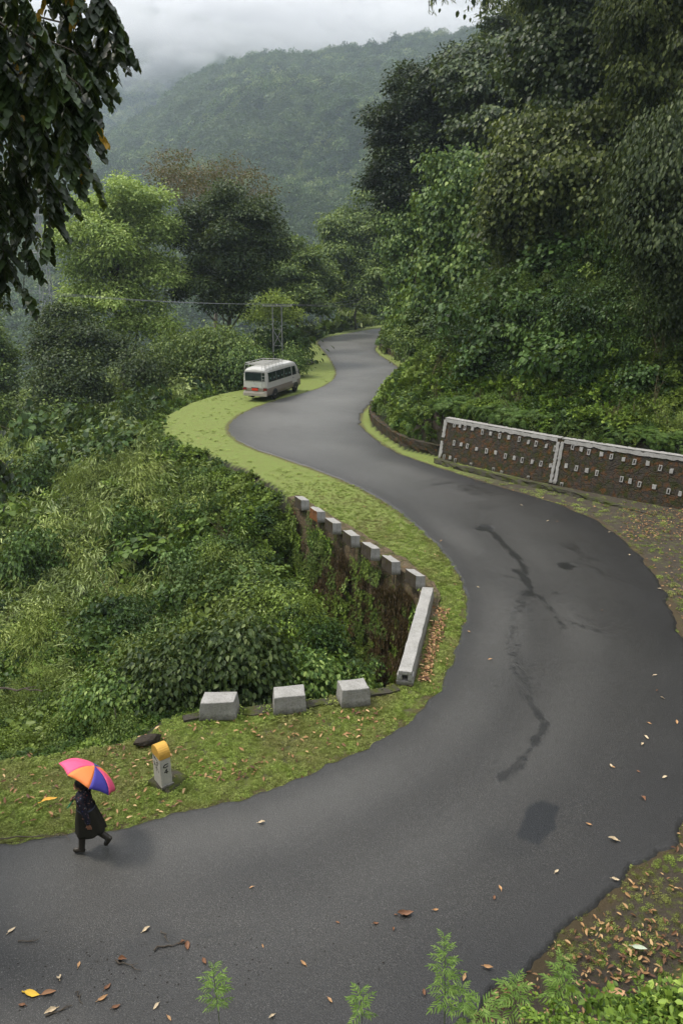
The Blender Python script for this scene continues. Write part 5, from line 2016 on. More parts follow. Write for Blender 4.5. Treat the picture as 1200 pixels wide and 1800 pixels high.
for k in range(8):
    an = 2 * math.pi * k / 8
    pts = []
    for i in range(7):
        f = i / 6
        rr = UR * math.sin(f * 1.25) / math.sin(1.25)
        pts.append((rr * math.cos(an), rr * math.sin(an), UH + .012 - UD * (1 - math.cos(f * 1.25)) / (1 - math.cos(1.25))))
    MB().tube(pts, .0025, 5).tube([(0, 0, UH - .22), pts[3]], .0025, 5).build('rib', M['steel'], um)
# ================================================================== TREES AND BUSHES
LM = {}
LM['light'] = leafmat('light_green_tree_leaves', [(0.06, 0.11, 0.02), (0.22, 0.32, 0.07), (0.42, 0.54, 0.15), (0.62, 0.72, 0.28)], inst=False, trans=.35)
LM['mid'] = leafmat('mid_green_tree_leaves', [(0.02, 0.045, 0.010), (0.06, 0.105, 0.022), (0.14, 0.20, 0.045), (0.28, 0.35, 0.10)], inst=False, trans=.25)
LM['dark'] = leafmat('dark_tree_leaves', [(0.008, 0.018, 0.007), (0.022, 0.042, 0.011), (0.055, 0.085, 0.022), (0.16, 0.20, 0.07)], inst=False, trans=.15)
LM['vdark'] = leafmat('very_dark_tree_leaves', [(0.004, 0.010, 0.004), (0.010, 0.022, 0.008), (0.024, 0.045, 0.014), (0.09, 0.13, 0.045)], inst=False, trans=.1)
LM['olive'] = leafmat('olive_vine_leaves', [(0.010, 0.019, 0.005), (0.040, 0.060, 0.013), (0.12, 0.15, 0.035), (0.31, 0.35, 0.10)], inst=False, trans=.2)
LM['vine'] = leafmat('bright_vine_leaves', [(0.010, 0.028, 0.008), (0.045, 0.095, 0.020), (0.14, 0.22, 0.045), (0.34, 0.44, 0.13)], inst=False, trans=.2)
LM['grey'] = leafmat('grey_green_leaves', [(0.010, 0.020, 0.006), (0.025, 0.042, 0.012), (0.065, 0.09, 0.026), (0.17, 0.20, 0.09)], inst=False, trans=.1, spec=.2)
LM['rust'] = leafmat('rusty_brown_leaves', [(0.05, 0.035, 0.018), (0.10, 0.065, 0.03), (0.15, 0.11, 0.045), (0.16, 0.16, 0.06)], inst=False, trans=.2)
LM['lime'] = leafmat('yellow_green_leaves', [(0.08, 0.13, 0.02), (0.17, 0.24, 0.035), (0.28, 0.36, 0.06), (0.38, 0.45, 0.10)], inst=False, trans=.3)
LM['overhang'] = leafmat('overhanging_leaves', [(0.007, 0.013, 0.006), (0.015, 0.03, 0.009), (0.035, 0.065, 0.016), (0.08, 0.13, 0.03)], inst=False, trans=.12, spec=.4)


def LB(px, py, Y, rx, rz, ry=None):
    """a crown lobe where the survey photo shows it, Y metres away: centre and radii in metres"""
    c = at(px, py, Y)
    k = Y / ray(px, py).y / FPX * 1.0
    k = (c - Vector(CAM)).dot(Vector((0, _ct, -_st))) / FPX
    return (c.x, c.y, c.z, rx * k, (ry if ry else rx) * k, rz * k)


def tree(name, label, cat, lobes, mat, leaf, ncl, nper, seed, group=None, base=None, kind='ovate', trunk='bark', spread=.5, droop=.3, fill=.25, zlo=-.45, rough=.25, trad=.25, limbs=True, tmat2=None, hang=0):
    rng = np.random.default_rng(seed)
    c = np.array(lobes)
    if base is None:
        base = (float(np.average(c[:, 0], weights=c[:, 3])), float(np.average(c[:, 1])))
    bz = float(height(np.array([base[0]]), np.array([base[1]]))[0])
    org = Vector((base[0], base[1], bz))
    loc = [(l[0] - org.x, l[1] - org.y, l[2] - org.z, *l[3:]) for l in lobes]
    t = empty(name, org)
    tag(t, label, cat, group)
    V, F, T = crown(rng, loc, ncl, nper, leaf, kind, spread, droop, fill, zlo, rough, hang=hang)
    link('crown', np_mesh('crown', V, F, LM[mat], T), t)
    mb = MB()
    topz = max(l[2] for l in loc)
    top = Vector((sum(l[0] for l in loc) / len(loc), sum(l[1] for l in loc) / len(loc), max(topz * .92, 1)))
    tg = []
    if limbs:
        for l in loc:
            f = max(.25, min(.85, (l[2] - l[5] * .8) / max(top.z, .1) * .8))
            tg.append((f, (l[0], l[1], l[2]), trad * .45))
            for _ in range(3):
                d = rdir(rng, 1, -.1)[0]
                tg.append((min(.9, f + .1), (l[0] + d[0] * l[3] * .8, l[1] + d[1] * l[4] * .8, l[2] + d[2] * l[5] * .8), trad * .22))
    branches(mb, (0, 0, -.4), top, trad, tg, rng)
    mb.build('trunk', M[trunk], t, smooth=True)
    return t


TG = 'trees beyond the road on the valley side'
HG = 'vine draped trees on the right hillside'
tree('tree', 'tall light green leafy tree with open limbs, left of the dark tree beyond the bus', 'tree',
     [LB(225, 365, 78, 55, 48), LB(165, 395, 77, 50, 42), LB(125, 420, 76, 34, 30), LB(270, 410, 78, 36, 42), LB(215, 440, 75, 60, 48), LB(145, 470, 76, 40, 36), LB(275, 475, 77, 38, 38), LB(205, 520, 75, 62, 42), LB(245, 570, 75, 44, 40), LB(150, 540, 76, 40, 40)],
     'light', .27, 2900, 16, 1, TG, kind='ovate', spread=.50, rough=.4, fill=.15, zlo=-.65, trad=.38)
tree('tree', 'tall dark leafy tree beside the light green tree, under the rusty crown', 'tree',
     [LB(405, 355, 80, 26, 28), LB(375, 390, 80, 42, 36), LB(440, 385, 80, 38, 32), LB(465, 430, 79, 28, 46), LB(410, 440, 79, 56, 50), LB(345, 430, 80, 34, 44), LB(340, 500, 79, 38, 50), LB(440, 500, 78, 40, 52), LB(390, 530, 78, 46, 44)],
     'dark', .27, 2900, 15, 2, TG, spread=.45, fill=.2, zlo=-.4, trad=.30, trunk='bark_pale')
tree('tree', 'thin domed tree with rusty brown leaves rising behind the dark tree', 'tree',
     [LB(350, 315, 92, 60, 36), LB(300, 320, 92, 42, 34), LB(405, 325, 92, 52, 34), LB(455, 345, 92, 34, 22), LB(350, 345, 92, 70, 30)],
     'rust', .24, 1150, 6, 3, TG, spread=.6, fill=.35, zlo=-.3, trad=.30, trunk='bark_pale')
tree('tree', 'dark bushy tree at the foot of the light green tree, nearest the pylon', 'tree',
     [LB(130, 590, 68, 46, 44), LB(95, 620, 66, 30, 34), LB(170, 620, 66, 42, 40), LB(130, 650, 64, 50, 30), LB(105, 695, 62, 50, 34), LB(160, 690, 62, 44, 34)], 'dark', .24, 2500, 14, 4, TG, zlo=-.3)
tree('tree', 'rounded dark green tree at the left edge above the bamboo slope', 'tree',
     [LB(-5, 630, 72, 26, 34), LB(-30, 600, 72, 30, 40), LB(8, 670, 70, 24, 24), LB(-10, 720, 68, 40, 40)], 'mid', .28, 900, 14, 5, TG, zlo=-.3)
tree('tree', 'green tree standing directly behind the twin power pole', 'tree',
     [LB(515, 455, 112, 34, 30), LB(500, 500, 110, 40, 36), LB(545, 480, 112, 36, 36), LB(520, 540, 108, 44, 36)], 'mid', .40, 1700, 12, 6, TG, zlo=-.3)
tree('tree', 'large soft green tree behind the far bend, touching the dark hillside trees', 'tree',
     [LB(640, 395, 128, 52, 36), LB(600, 420, 126, 40, 34), LB(665, 450, 124, 44, 46), LB(610, 470, 124, 46, 38), LB(575, 500, 122, 34, 34), LB(650, 520, 120, 46, 44)], 'mid', .42, 2900, 14, 7, TG, spread=.6, droop=.6, zlo=-.4, trunk='bark_pale')
tree('tree', 'small yellow green tree at the roadside of the far bend', 'tree',
     [LB(612, 500, 143, 16, 16), LB(600, 525, 142, 22, 20), LB(625, 530, 142, 18, 20), LB(610, 550, 142, 24, 16)], 'lime', .36, 620, 12, 8, TG, spread=.35, zlo=-.1, trad=.15)
tree('tree', 'dark drooping tree between the small yellow tree and the far road end', 'tree',
     [LB(660, 525, 150, 26, 34), LB(685, 500, 150, 26, 44), LB(640, 552, 148, 22, 16), LB(700, 545, 146, 26, 20)], 'dark', .40, 1100, 12, 9, TG, droop=.8)
tree('tree', 'pale shrubby tree low behind the twin power pole', 'tree',
     [LB(480, 540, 100, 30, 26), LB(455, 560, 98, 26, 24), LB(505, 560, 100, 22, 22)], 'lime', .26, 520, 10, 10, TG, spread=.35, trad=.12)
# bushes on the valley side
BG = 'bushes on the valley side of the road'
for i, (px, py, Y, rx, rz, mt, lf, nc, lb) in enumerate([
    (380, 600, 66, 52, 40, 'mid', .22, 1500, 'broad green bush just left of the minibus, in front of the tall dark tree'),
    (310, 610, 66, 42, 40, 'mid', .20, 1100, 'green bush below the light tree, second to the left of the minibus'),
    (250, 640, 62, 40, 34, 'dark', .20, 1000, 'dark rounded bush below the tall light green tree'),
    (430, 625, 64, 34, 30, 'vine', .20, 800, 'bright leafy bush touching the left rear of the minibus'),
    (515, 625, 70, 22, 18, 'vine', .16, 420, 'low leafy bush behind the front of the minibus'),
    (420, 1130, 17.2, 64, 44, 'dark', .14, 1100, 'dark broad leaved bush in the ravine behind the two left white blocks'),
    (300, 1170, 16.6, 74, 50, 'dark', .13, 1300, 'large dark glossy bush in the ravine left of the white blocks'),
    (530, 1180, 17.6, 52, 34, 'vine', .13, 800, 'bright leafy bush in the ravine between the middle and right ledge blocks'),
    (190, 1210, 16.0, 54, 34, 'vine', .11, 900, 'light leaved bush at the near rim of the ravine left of the stump'),
    (205, 1268, 14.9, 34, 20, 'mid', .05, 900, 'feathery green bush on the verge behind the umbrella'),
    (640, 1205, 16.4, 22, 16, 'vine', .09, 260, 'small leafy bush at the near end of the parapet beam'),
]):
    if nc:
        lobs = [LB(px, py, Y, rx * .75, rz * .8), LB(px - rx * .5, py + rz * .3, Y, rx * .55, rz * .6), LB(px + rx * .5, py + rz * .25, Y - .3, rx * .55, rz * .6), LB(px, py + rz * .7, Y - .5, rx * .8, rz * .7)]
        for l in list(lobs):
            g_ = float(height(np.array([l[0]]), np.array([l[1]]))[0])
            if l[2] - l[5] * .6 > g_: lobs.append((l[0], l[1], (g_ + l[2]) / 2, l[3] * .95, l[4] * .95, (l[2] - g_) / 2 + .1))
        tree('bush', lb, 'bush', lobs,
             mt, lf, int(nc * 1.0), 8, 40 + i, BG, spread=lf * 2.4, fill=.3, zlo=-.3, trad=.03 if Y < 35 else .1, rough=.6, droop=.7)
# hillside masses
tree('tree', 'very dark dense rounded tree at the left end of the hillside forest', 'tree',
     [LB(770, 160, 82, 56, 50), LB(715, 195, 82, 48, 48), LB(690, 250, 82, 40, 50), LB(745, 255, 80, 60, 60), LB(685, 320, 82, 36, 44), LB(740, 340, 80, 60, 50)], 'vdark', .30, 3600, 14, 61, HG, hang=120, spread=.5, rough=.2, zlo=-.5)
tree('tree', 'vine covered trunk column hanging above the far bend of the road', 'tree',
     [LB(715, 420, 78, 36, 52), LB(735, 490, 76, 40, 44), LB(712, 540, 75, 26, 30), LB(760, 545, 70, 40, 34), LB(725, 575, 68, 30, 28)], 'vine', .24, 2000, 12, 62, HG, hang=220, kind='heart', droop=.9)
tree('tree', 'bright vine draped tree in the middle of the hillside, lit on its left', 'tree',
     [LB(800, 300, 66, 46, 36), LB(845, 330, 64, 52, 50), LB(790, 370, 64, 50, 50), LB(840, 420, 62, 52, 56), LB(780, 460, 64, 44, 56), LB(820, 510, 62, 40, 40), LB(770, 530, 63, 44, 34), LB(850, 480, 60, 40, 50)], 'vine', .28, 2800, 12, 63, HG, hang=320, kind='heart', droop=1.0, spread=.6, rough=.45)
tree('tree', 'leafy tree behind the bright vines, its top against the mountain', 'tree',
     [LB(860, 120, 78, 62, 42), LB(820, 170, 76, 40, 46), LB(900, 190, 74, 60, 56), LB(860, 240, 72, 56, 40), LB(930, 130, 76, 50, 48)], 'dark', .32, 2700, 12, 64, HG, hang=220, kind='heart', droop=.7, spread=.55)
tree('tree', 'olive leaved vine mass bulging over the dark hollow of the bank', 'tree',
     [LB(960, 300, 50, 70, 50), LB(920, 350, 50, 56, 46), LB(1010, 330, 49, 66, 50), LB(950, 250, 52, 60, 44), LB(1050, 270, 50, 56, 56), LB(905, 300, 52, 44, 50), LB(1060, 370, 47, 42, 40), LB(890, 390, 52, 34, 60), LB(1085, 430, 46, 36, 56), LB(960, 400, 51, 44, 34)], 'olive', .24, 3900, 12, 65, HG, hang=330, kind='heart', droop=1.0, spread=.6, zlo=-.7, rough=.45)
tree('tree', 'tall vine hung tree above the olive vine mass', 'tree',
     [LB(1010, 60, 56, 70, 56), LB(960, 120, 56, 50, 60), LB(1040, 150, 54, 66, 60), LB(1000, 210, 54, 66, 50), LB(1090, 90, 54, 60, 70), LB(1000, -30, 58, 70, 60)], 'dark', .27, 3600, 12, 66, HG, hang=320, kind='heart', droop=.9, spread=.6, rough=.45)
tree('tree', 'tree with long hanging grey green leaves at the right edge of the hillside', 'tree',
     [LB(1190, 260, 37, 50, 56), LB(1150, 330, 37, 44, 50), LB(1215, 340, 36, 56, 60), LB(1140, 400, 37, 34, 44), LB(1195, 420, 36, 50, 50), LB(1225, 480, 36, 40, 30)], 'grey', .20, 3000, 12, 67, HG, hang=420, base=(25, 40), kind='ovate', droop=1.3, spread=.7, zlo=-.8, rough=.5)
tree('tree', 'dark tree filling the upper right corner with pale hanging leaf tips', 'tree',
     [LB(1180, 60, 46, 70, 66), LB(1130, 180, 46, 50, 56), LB(1210, 160, 44, 60, 60), LB(1120, 20, 48, 50, 56), LB(1230, -20, 46, 70, 60)], 'olive', .24, 3000, 12, 68, HG, hang=320, kind='ovate', droop=1.1, spread=.4)
tree('tree', 'added understorey tree, its near black leaves painting the shaded hollow below the grey leaves', 'tree',
     [LB(1110, 430, 53, 60, 44), LB(1180, 500, 48, 60, 44), LB(1000, 440, 56, 70, 40), LB(930, 450, 56, 50, 44), LB(1060, 470, 52, 60, 36)], 'vdark', .2, 3000, 12, 69, HG, hang=150, droop=.6)  # near-black leaf colour stands for the shade under the canopy
tree('tree', 'leafy dark tree behind the hillside crest near the bamboo sprays', 'tree',
     [LB(930, 50, 95, 60, 50), LB(880, 90, 95, 50, 40), LB(1010, 0, 90, 70, 60), LB(1120, -40, 85, 80, 60)], 'dark', .42, 2600, 12, 70, HG)
tree('bush', 'leafy bush overhanging the low wall on the nose of the hill', 'bush',
     [LB(735, 590, 62, 36, 34), LB(760, 560, 62, 34, 30), LB(720, 620, 60, 24, 20)], 'mid', .18, 1500, 10, 71, HG, spread=.25, droop=.6)
tree('tree', 'tall tree added out of view, its canopy shading the bank above the white marked wall', 'tree',
     [(15, 44, 27, 8, 8, 4.5), (24, 41, 27, 9, 9, 5), (20, 34, 27, 7, 6, 4), (33, 37, 25, 8, 8, 5), (28, 50, 31, 9, 9, 6), (17, 52, 31, 8, 8, 5)], 'dark', .32, 3300, 12, 72, HG, base=(29, 40), kind='ovate', droop=.8, spread=.7, zlo=-.8, rough=.4, trad=.4, limbs=True)  # crown above the view, added to shade bank, wall and road edge
# bare dead stump on the bank
q = at(1052, 640, 40)
gz = float(height(np.array([q.x]), np.array([q.y]))[0])
rgx = np.random.default_rng(3)
mb = MB()
branches(mb, (0, 0, -.3), (.1, .05, 2.1), .15, [(.6, (.5, 0, 2.0), .04)], rgx)
o = mb.build('tree_stump', M['bark'], smooth=True)
o.location = (q.x, q.y, gz)
tag(o, 'thin bare broken trunk standing on the leafy bank above the white marked wall', 'stump')

# feathery bamboo sprays against the sky
def bamboo_cane(px0, py0, px1, py1, Y, sag, seed, label):
    rng = np.random.default_rng(seed)
    a, b = at(px0, py0, Y), at(px1, py1, Y)
    t = empty('bamboo', (a.x, a.y, a.z))
    tag(t, label, 'bamboo', 'bamboo canes arching over the hillside trees')
    pts = []
    for i in range(13):
        f = i / 12
        p = a.lerp(b, f)
        p.z += sag * math.sin(f * math.pi * .8)
        pts.append(p - a)
    MB().tube(pts, [.05 * (1 - .85 * i / 12) for i in range(13)], 6).build('cane', M['stem'], t)
    P0, T0, N0 = [], [], []
    for i in range(9, 60):
        f = rng.uniform(.15, 1) * 12
        k = min(int(f), 11)
        p = pts[k].lerp(pts[k + 1], f - k)
        br = Vector((rng.normal(0, .5), rng.normal(0, .5), rng.uniform(-.9, .1)))
        for j in range(9):
            P0.append(p + br * (j / 9))
            T0.append((rng.normal(0, .6), rng.normal(0, .6), -1))
            N0.append(rng.normal(0, 1, 3))
    o_ = link('foliage', leafmesh('foliage', np.array(P0), np.array(T0), np.array(N0), .32 * rng.uniform(.6, 1.2, len(P0)), 'lance', LM['olive'], rng.random(len(P0))), t)


for k, (a, b, c, d, Y, s_, lb) in enumerate([(930, 60, 752, 42, 62, 2.6, 'longest feathery bamboo cane drooping left against the sky'), (960, 50, 800, -4, 60, 2.0, 'bamboo cane above the longest drooping one, at the top of the frame'),
                                            (980, 90, 880, 50, 58, 2.2, 'short bamboo spray over the leafy tree top on the hillside'), (1010, 60, 900, -20, 60, 2.0, 'bamboo spray crossing the upper frame right of the sky'), (950, 70, 840, 30, 64, 1.6, 'bamboo cane hanging between the tree tops and the mountain ridge')]):
    bamboo_cane(a, b, c, d, Y, s_, 80 + k, lb)

# climbing strands and roots on the ravine wall
rw = np.random.default_rng(17)
wline = resample(WALL_LINE, 200)
n_ = 1700
k = rw.integers(4, 196, n_)
tg_ = np.gradient(wline, axis=0)
tg_ /= np.linalg.norm(tg_, axis=1)[:, None]
nn = np.c_[-tg_[:, 1], tg_[:, 0]]
zz = rw.uniform(-5.2, -0.05, n_) ** 1.0
off = .05 + .75 * (-zz / 6) + rw.uniform(-.02, .12, n_)
pt = np.c_[wline[k] + nn[k] * off[:, None], zz]
az_ = np.arctan2(nn[k][:, 1], nn[k][:, 0])
# local +Z must look out of the wall, local -Y down: rotate X by 90 deg, then turn to face the normal
rot = np.c_[np.full(n_, math.pi / 2 - .12) + rw.normal(0, .12, n_), rw.normal(0, .15, n_), az_ + math.pi / 2]
z1 = wob(wline[k, 0], wline[k, 1], 1.5, 2) + wob(wline[k, 0] * 0, zz, 1.2, 5) * .5 + rw.normal(0, .5, n_)
frac_ = k / 200
dry = (z1 < -.35) & (frac_ > .12) & (frac_ < .75)
dry |= (z1 > .8) & (frac_ > .1) & (frac_ < .8)
dry |= (frac_ > .25) & (frac_ < .55) & (zz < -1.0) & (rw.random(n_) < .45)
dens = (rw.random(n_) < np.where(zz > -.5, .25, .9))
s_ = rw.uniform(.7, 1.5, n_)
kk = dry & dens & (zz < -.55)
scatter('dry_root_growth', pt[kk][::2], rot[kk][::2], s_[kk][::2] * .5, SRC_D, M['drymoss'])
kk = ~dry & dens & ((zz < -.4) | (rw.random(n_) < .3))
scatter('climbing_plants', pt[kk][::2], rot[kk][::2], s_[kk][::2] * .5, SRC_H, M['creeper'])

# overhanging branches of a tree outside the picture on the left
rh = np.random.default_rng(31)
t = empty('overhanging_tree', (-7.5, 9.0, 0.0))
tag(t, 'dark drooping branches with long leaflets hanging into the upper left of the view', 'tree')
mb = MB()
mb.tube([(0, 0, -4), (0.1, 0, 4), (.3, .1, 9), (.8, .3, 13), (1.3, .5, 16)], [.5, .42, .33, .2, .1], 10)
Pp, Tt, Nn, Ss, Ti, My = [], [], [], [], [], []
strands = [[(-120, -140), (20, -40), (100, 90), (145, 200), (160, 300)], [(-120, -120), (20, 0), (70, 120), (92, 240), (112, 355)], [(-160, 0), (-20, 90), (40, 220), (48, 360), (42, 510)],
           [(-160, 120), (-40, 220), (0, 330), (6, 430), (10, 505)], [(-60, -160), (80, -60), (160, -5), (190, 60), (185, 105)], [(-60, -180), (100, -90), (170, -30), (205, 20), (218, 75)], [(-120, -60), (0, 40), (90, 110), (140, 150), (165, 215)],
           [(-120, -20), (10, 90), (60, 180), (80, 280), (90, 420)], [(-140, -90), (-20, 20), (60, 60), (130, 90), (170, 140)], [(-120, -40), (-20, 110), (20, 200), (24, 300), (20, 380)], [(-100, -100), (30, 20), (110, 40), (150, 60), (180, 130)],
           [(-120, 60), (-30, 150), (15, 260), (30, 350), (60, 400)], [(-100, -140), (10, -50), (60, 30), (110, 160), (128, 270)], [(-140, 140), (-60, 260), (-15, 360), (-10, 440), (-4, 520)], [(-100, -160), (40, -80), (120, -20), (140, 90), (150, 170)], [(-140, 10), (-40, 60), (30, 130), (55, 210), (70, 330)],
           [(-120, -100), (-10, -10), (40, 80), (100, 210), (120, 300)], [(-140, -40), (-50, 30), (10, 120), (40, 150), (60, 260)]]
for si, st in enumerate(strands):
    Y0 = rh.uniform(7.6, 9.6)
    pts = [at(px, py, Y0 + .1 * i) - t.location for i, (px, py) in enumerate(st)]
    pts = [Vector((-0.5, 0, 0)) + pts[0] + Vector((-.6, .2, .8))] + pts
    q = [pts[0]]
    for i in range(len(pts) - 1):
        for f in (.25, .5, .75, 1):
            p = pts[i].lerp(pts[i + 1], f)
            q.append(p)
    mb.tube(q, [max(.004, .022 * (1 - i / len(q))) for i in range(len(q))], 5)
    tot = len(q)
    for i in range(4, tot):
        for r2 in range(2):
            p = q[i - 1].lerp(q[i], rh.random())
            a = rh.uniform(0, 6.28)
            d = Vector((math.cos(a) * .5, math.sin(a) * .5, -.75)).normalized()
            ln = rh.uniform(.22, .42)
            tf = rh.random() * .5
            yel = rh.random() < (.05 if i < tot * .55 else .012)
            side = d.cross(Vector((0, 0, 1))).normalized()
            for j in range(9):
                c_ = p + d * ln * (j + 1) / 9 + Vector((0, 0, -.05 * (j / 9) ** 2))
                for s in (-1, 1):
                    Pp.append(tuple(c_))
                    Tt.append(tuple(side * s * .8 + d * .6 + Vector((0, 0, -.55)) + Vector(rh.normal(0, .15, 3))))
                    Nn.append(tuple(Vector((0, 0, 1)) + side * s * .4 + Vector(rh.normal(0, .3, 3))))
                    Ss.append(rh.uniform(.075, .115))
                    Ti.append(min(1, tf + rh.random() * .45))
                    My.append(yel)
My = np.array(My)
Pp, Tt, Nn, Ss, Ti = (np.array(a) for a in (Pp, Tt, Nn, Ss, Ti))
link('foliage', leafmesh('foliage', Pp[~My], Tt[~My], Nn[~My], Ss[~My], 'heart', LM['overhang'], Ti[~My]), t)
LM['yellow'] = leafmat('yellowed_leaves', [(0.30, 0.16, 0.02), (0.50, 0.30, 0.03)], inst=False, trans=.3)
yo = link('yellow_leaves', leafmesh('yellow_leaves', Pp[My], Tt[My], Nn[My], Ss[My], 'ovate', LM['yellow'], Ti[My]), t)
yo['label'] = 'scattered yellow leaflets'
mb.build('trunk', M['bark'], t, smooth=True)
# the low dark spray at the left edge
t = empty('low_branch', tuple(at(-60, 760, 11)))
tag(t, 'dark leafy spray poking in at the left edge halfway down', 'branch')
Pp, Tt, Nn = [], [], []
mb = MB()
for b_ in range(7):
    e = at(rh.uniform(0, 28), rh.uniform(745, 905), 11 + rh.normal(0, .3)) - t.location
    s0 = Vector((-.5, 0, .3))
    mb.tube([s0, s0.lerp(e, .5) + Vector((0, 0, .1)), e], [.015, .01, .004], 5)
    for j in range(45):
        p = s0.lerp(e, rh.uniform(.35, 1)) + Vector(rh.normal(0, .05, 3))
        Pp.append(tuple(p))
        Tt.append((rh.normal(0, .6), rh.normal(0, .6), -1))
        Nn.append((rh.normal(0, .5), -.3, 1))
link('foliage', leafmesh('foliage', np.array(Pp), np.array(Tt), np.array(Nn), .13 * rh.uniform(.7, 1.2, len(Pp)), 'ovate', LM['overhang'], rh.random(len(Pp))), t)
mb.build('twigs', M['bark'], t)

# ------------------------------------------------------------------ weeds in front
M['weed'] = leafmat('mugwort_leaves', [(0.06, 0.12, 0.03), (0.15, 0.25, 0.05), (0.30, 0.42, 0.11)], inst=False, trans=.3)


def weed(px, py, Y, hgt, seed, label, bushy=1.0, lf=.055):
    rng = np.random.default_rng(seed)
    top = at(px, py, Y)
    gz_ = float(height(np.array([top.x]), np.array([Y]))[0])
    t_ = empty('weed', (top.x + .02, Y, gz_))
    tag(t_, label, 'weed', 'tall weeds at the near edge')
    H = top.z - gz_
    ln = lambda f: Vector((.03 * math.sin(f * 3) - .02 * f, .02 * f, H * f))
    MB().tube([ln(i / 10) for i in range(11)], [.006 * (1 - .7 * i / 10) for i in range(11)], 6).build('stem', M['stem'], t_)
    Pq, Tq, Nq, Sq = [], [], [], []
    nl = int(hgt * 46 * bushy)
    for i in range(nl):
        f = 1 - (i / nl) ** 1.0 * min(1, hgt / H)
        p = ln(f)
        a = i * 2.4 + rng.normal(0, .2)
        L_ = (.35 + .65 * min(1, (i + 3) / nl * 1.6)) * lf * 1.6 * rng.uniform(.8, 1.2)
        d = Vector((math.cos(a), math.sin(a), .75 - .7 * i / nl)).normalized()
        side = d.cross(Vector((0, 0, 1))).normalized()
        for j in range(4):
            c_ = p + d * L_ * (.25 + .25 * j)
            for s in (-1, 1):
                Pq.append(tuple(c_)); Tq.append(tuple(d * .9 + side * s * .75 + Vector((0, 0, -.12 * j)))); Nq.append(tuple(Vector((0, 0, 1)) + Vector(rng.normal(0, .25, 3)))); Sq.append(L_ * (.62 - .08 * j))
        Pq.append(tuple(p + d * L_)); Tq.append(tuple(d + Vector((0, 0, -.3)))); Nq.append((0, 0, 1)); Sq.append(L_ * .55)
    link('leaves', leafmesh('leaves', np.array(Pq), np.array(Tq), np.array(Nq), np.array(Sq), 'ovate' if False else 'lance', M['weed'], np.clip(rng.random(len(Pq)) * .6 + .2, 0, 1)), t_)


WD = [(372, 1706, 3.4, .34, 'feathery green weed rising alone at the bottom left of centre'), (632, 1748, 3.4, .22, 'small feathery weed at the bottom middle of the frame'), (780, 1652, 3.2, .50, 'tallest of the feathery weeds in front of the road'),
      (812, 1740, 3.4, .26, 'weed close beside the tallest one, on its right'), (906, 1728, 4.6, .34, 'broad leaved weed left of the branching one near the leaf litter'), (990, 1690, 4.6, .48, 'branching weed over the leaf litter right of the tallest one'), (1135, 1772, 4.4, .25, 'small weed at the lower right over the grass bank'), (845, 1770, 4.0, .2, 'short weed between the tall one and the branching one')]
for k, (px, py, Y, h_, lb) in enumerate(WD):
    weed(px, py, Y, h_, 90 + k, lb, bushy=1.5, lf=.052 if Y < 4 else .085)

# ================================================================== FALLEN LEAVES, TWIGS
def leafobj(name, size, mat, seed, curl=.25, wd=.42):
    rng = np.random.default_rng(seed)
    nl, nw = 9, 5
    vs = []
    for i in range(nl):
        f = i / (nl - 1)
        ww = wd * math.sin(math.pi * f ** .8) * .5 + .006
        for j in range(nw):
            g_ = (j / (nw - 1) - .5) * 2
            vs.append(((f - .5) * size, g_ * ww * size * (1 + .1 * rng.normal()), size * (curl * (g_ * g_) * ww * 1.2 + .10 * curl * math.sin(f * 5 + seed) + .02 + .12 * curl * (f - .5) ** 2 * 4)))
    fs = [(i * nw + j, (i + 1) * nw + j, (i + 1) * nw + j + 1, i * nw + j + 1) for i in range(nl - 1) for j in range(nw - 1)]
    b_ = MB().add(vs, fs)
    b_.tube([(-.5 * size, 0, .02 * size), (-.68 * size, .03 * size, .03 * size)], .006 * size / .15, 4)
    return b_.build(name, mat, smooth=True)


def lmat(name, c):
    return plain(name, c, .6, .35, var=.35, scale=14)


tanm = [lmat('tan_dry_leaf', (.42, .24, .11)), lmat('pale_dry_leaf', (.55, .44, .29)), lmat('brown_dry_leaf', (.19, .09, .045))]
proto = []
for k in range(6):
    proto.append(leafobj('fallen_leaf', .17, tanm[k % 3], k, curl=.3 + .12 * k, wd=.38 + .04 * (k % 3)))
rl_ = np.random.default_rng(77)
used = set()
TL = {0: 'tan dry leaf lying on the dark wet road', 1: 'pale buff dry leaf lying on the dark wet road', 2: 'dark brown dry leaf lying on the dark wet road'}


def put_leaf(px, py, k, s=1.0, rz=None, label=None, mat=None, group=True):
    q = P(px, py)
    if k in used:
        o_ = proto[k].copy()
        C.objects.link(o_)
    else:
        o_ = proto[k]
        used.add(k)
    onr = bool(inside(np.array([q.x]), np.array([q.y]), ROADPOLY)[0])
    o_.location = (q.x, q.y, .055 if onr else .02)
    o_.rotation_euler = (rl_.normal(0, .12), rl_.normal(0, .12), rl_.uniform(0, 6.28) if rz is None else rz)
    s *= .72
    o_.scale = (s, s, s)
    tag(o_, label or TL[k % 3], 'fallen leaf', 'dry leaves lying on the road')
    return o_


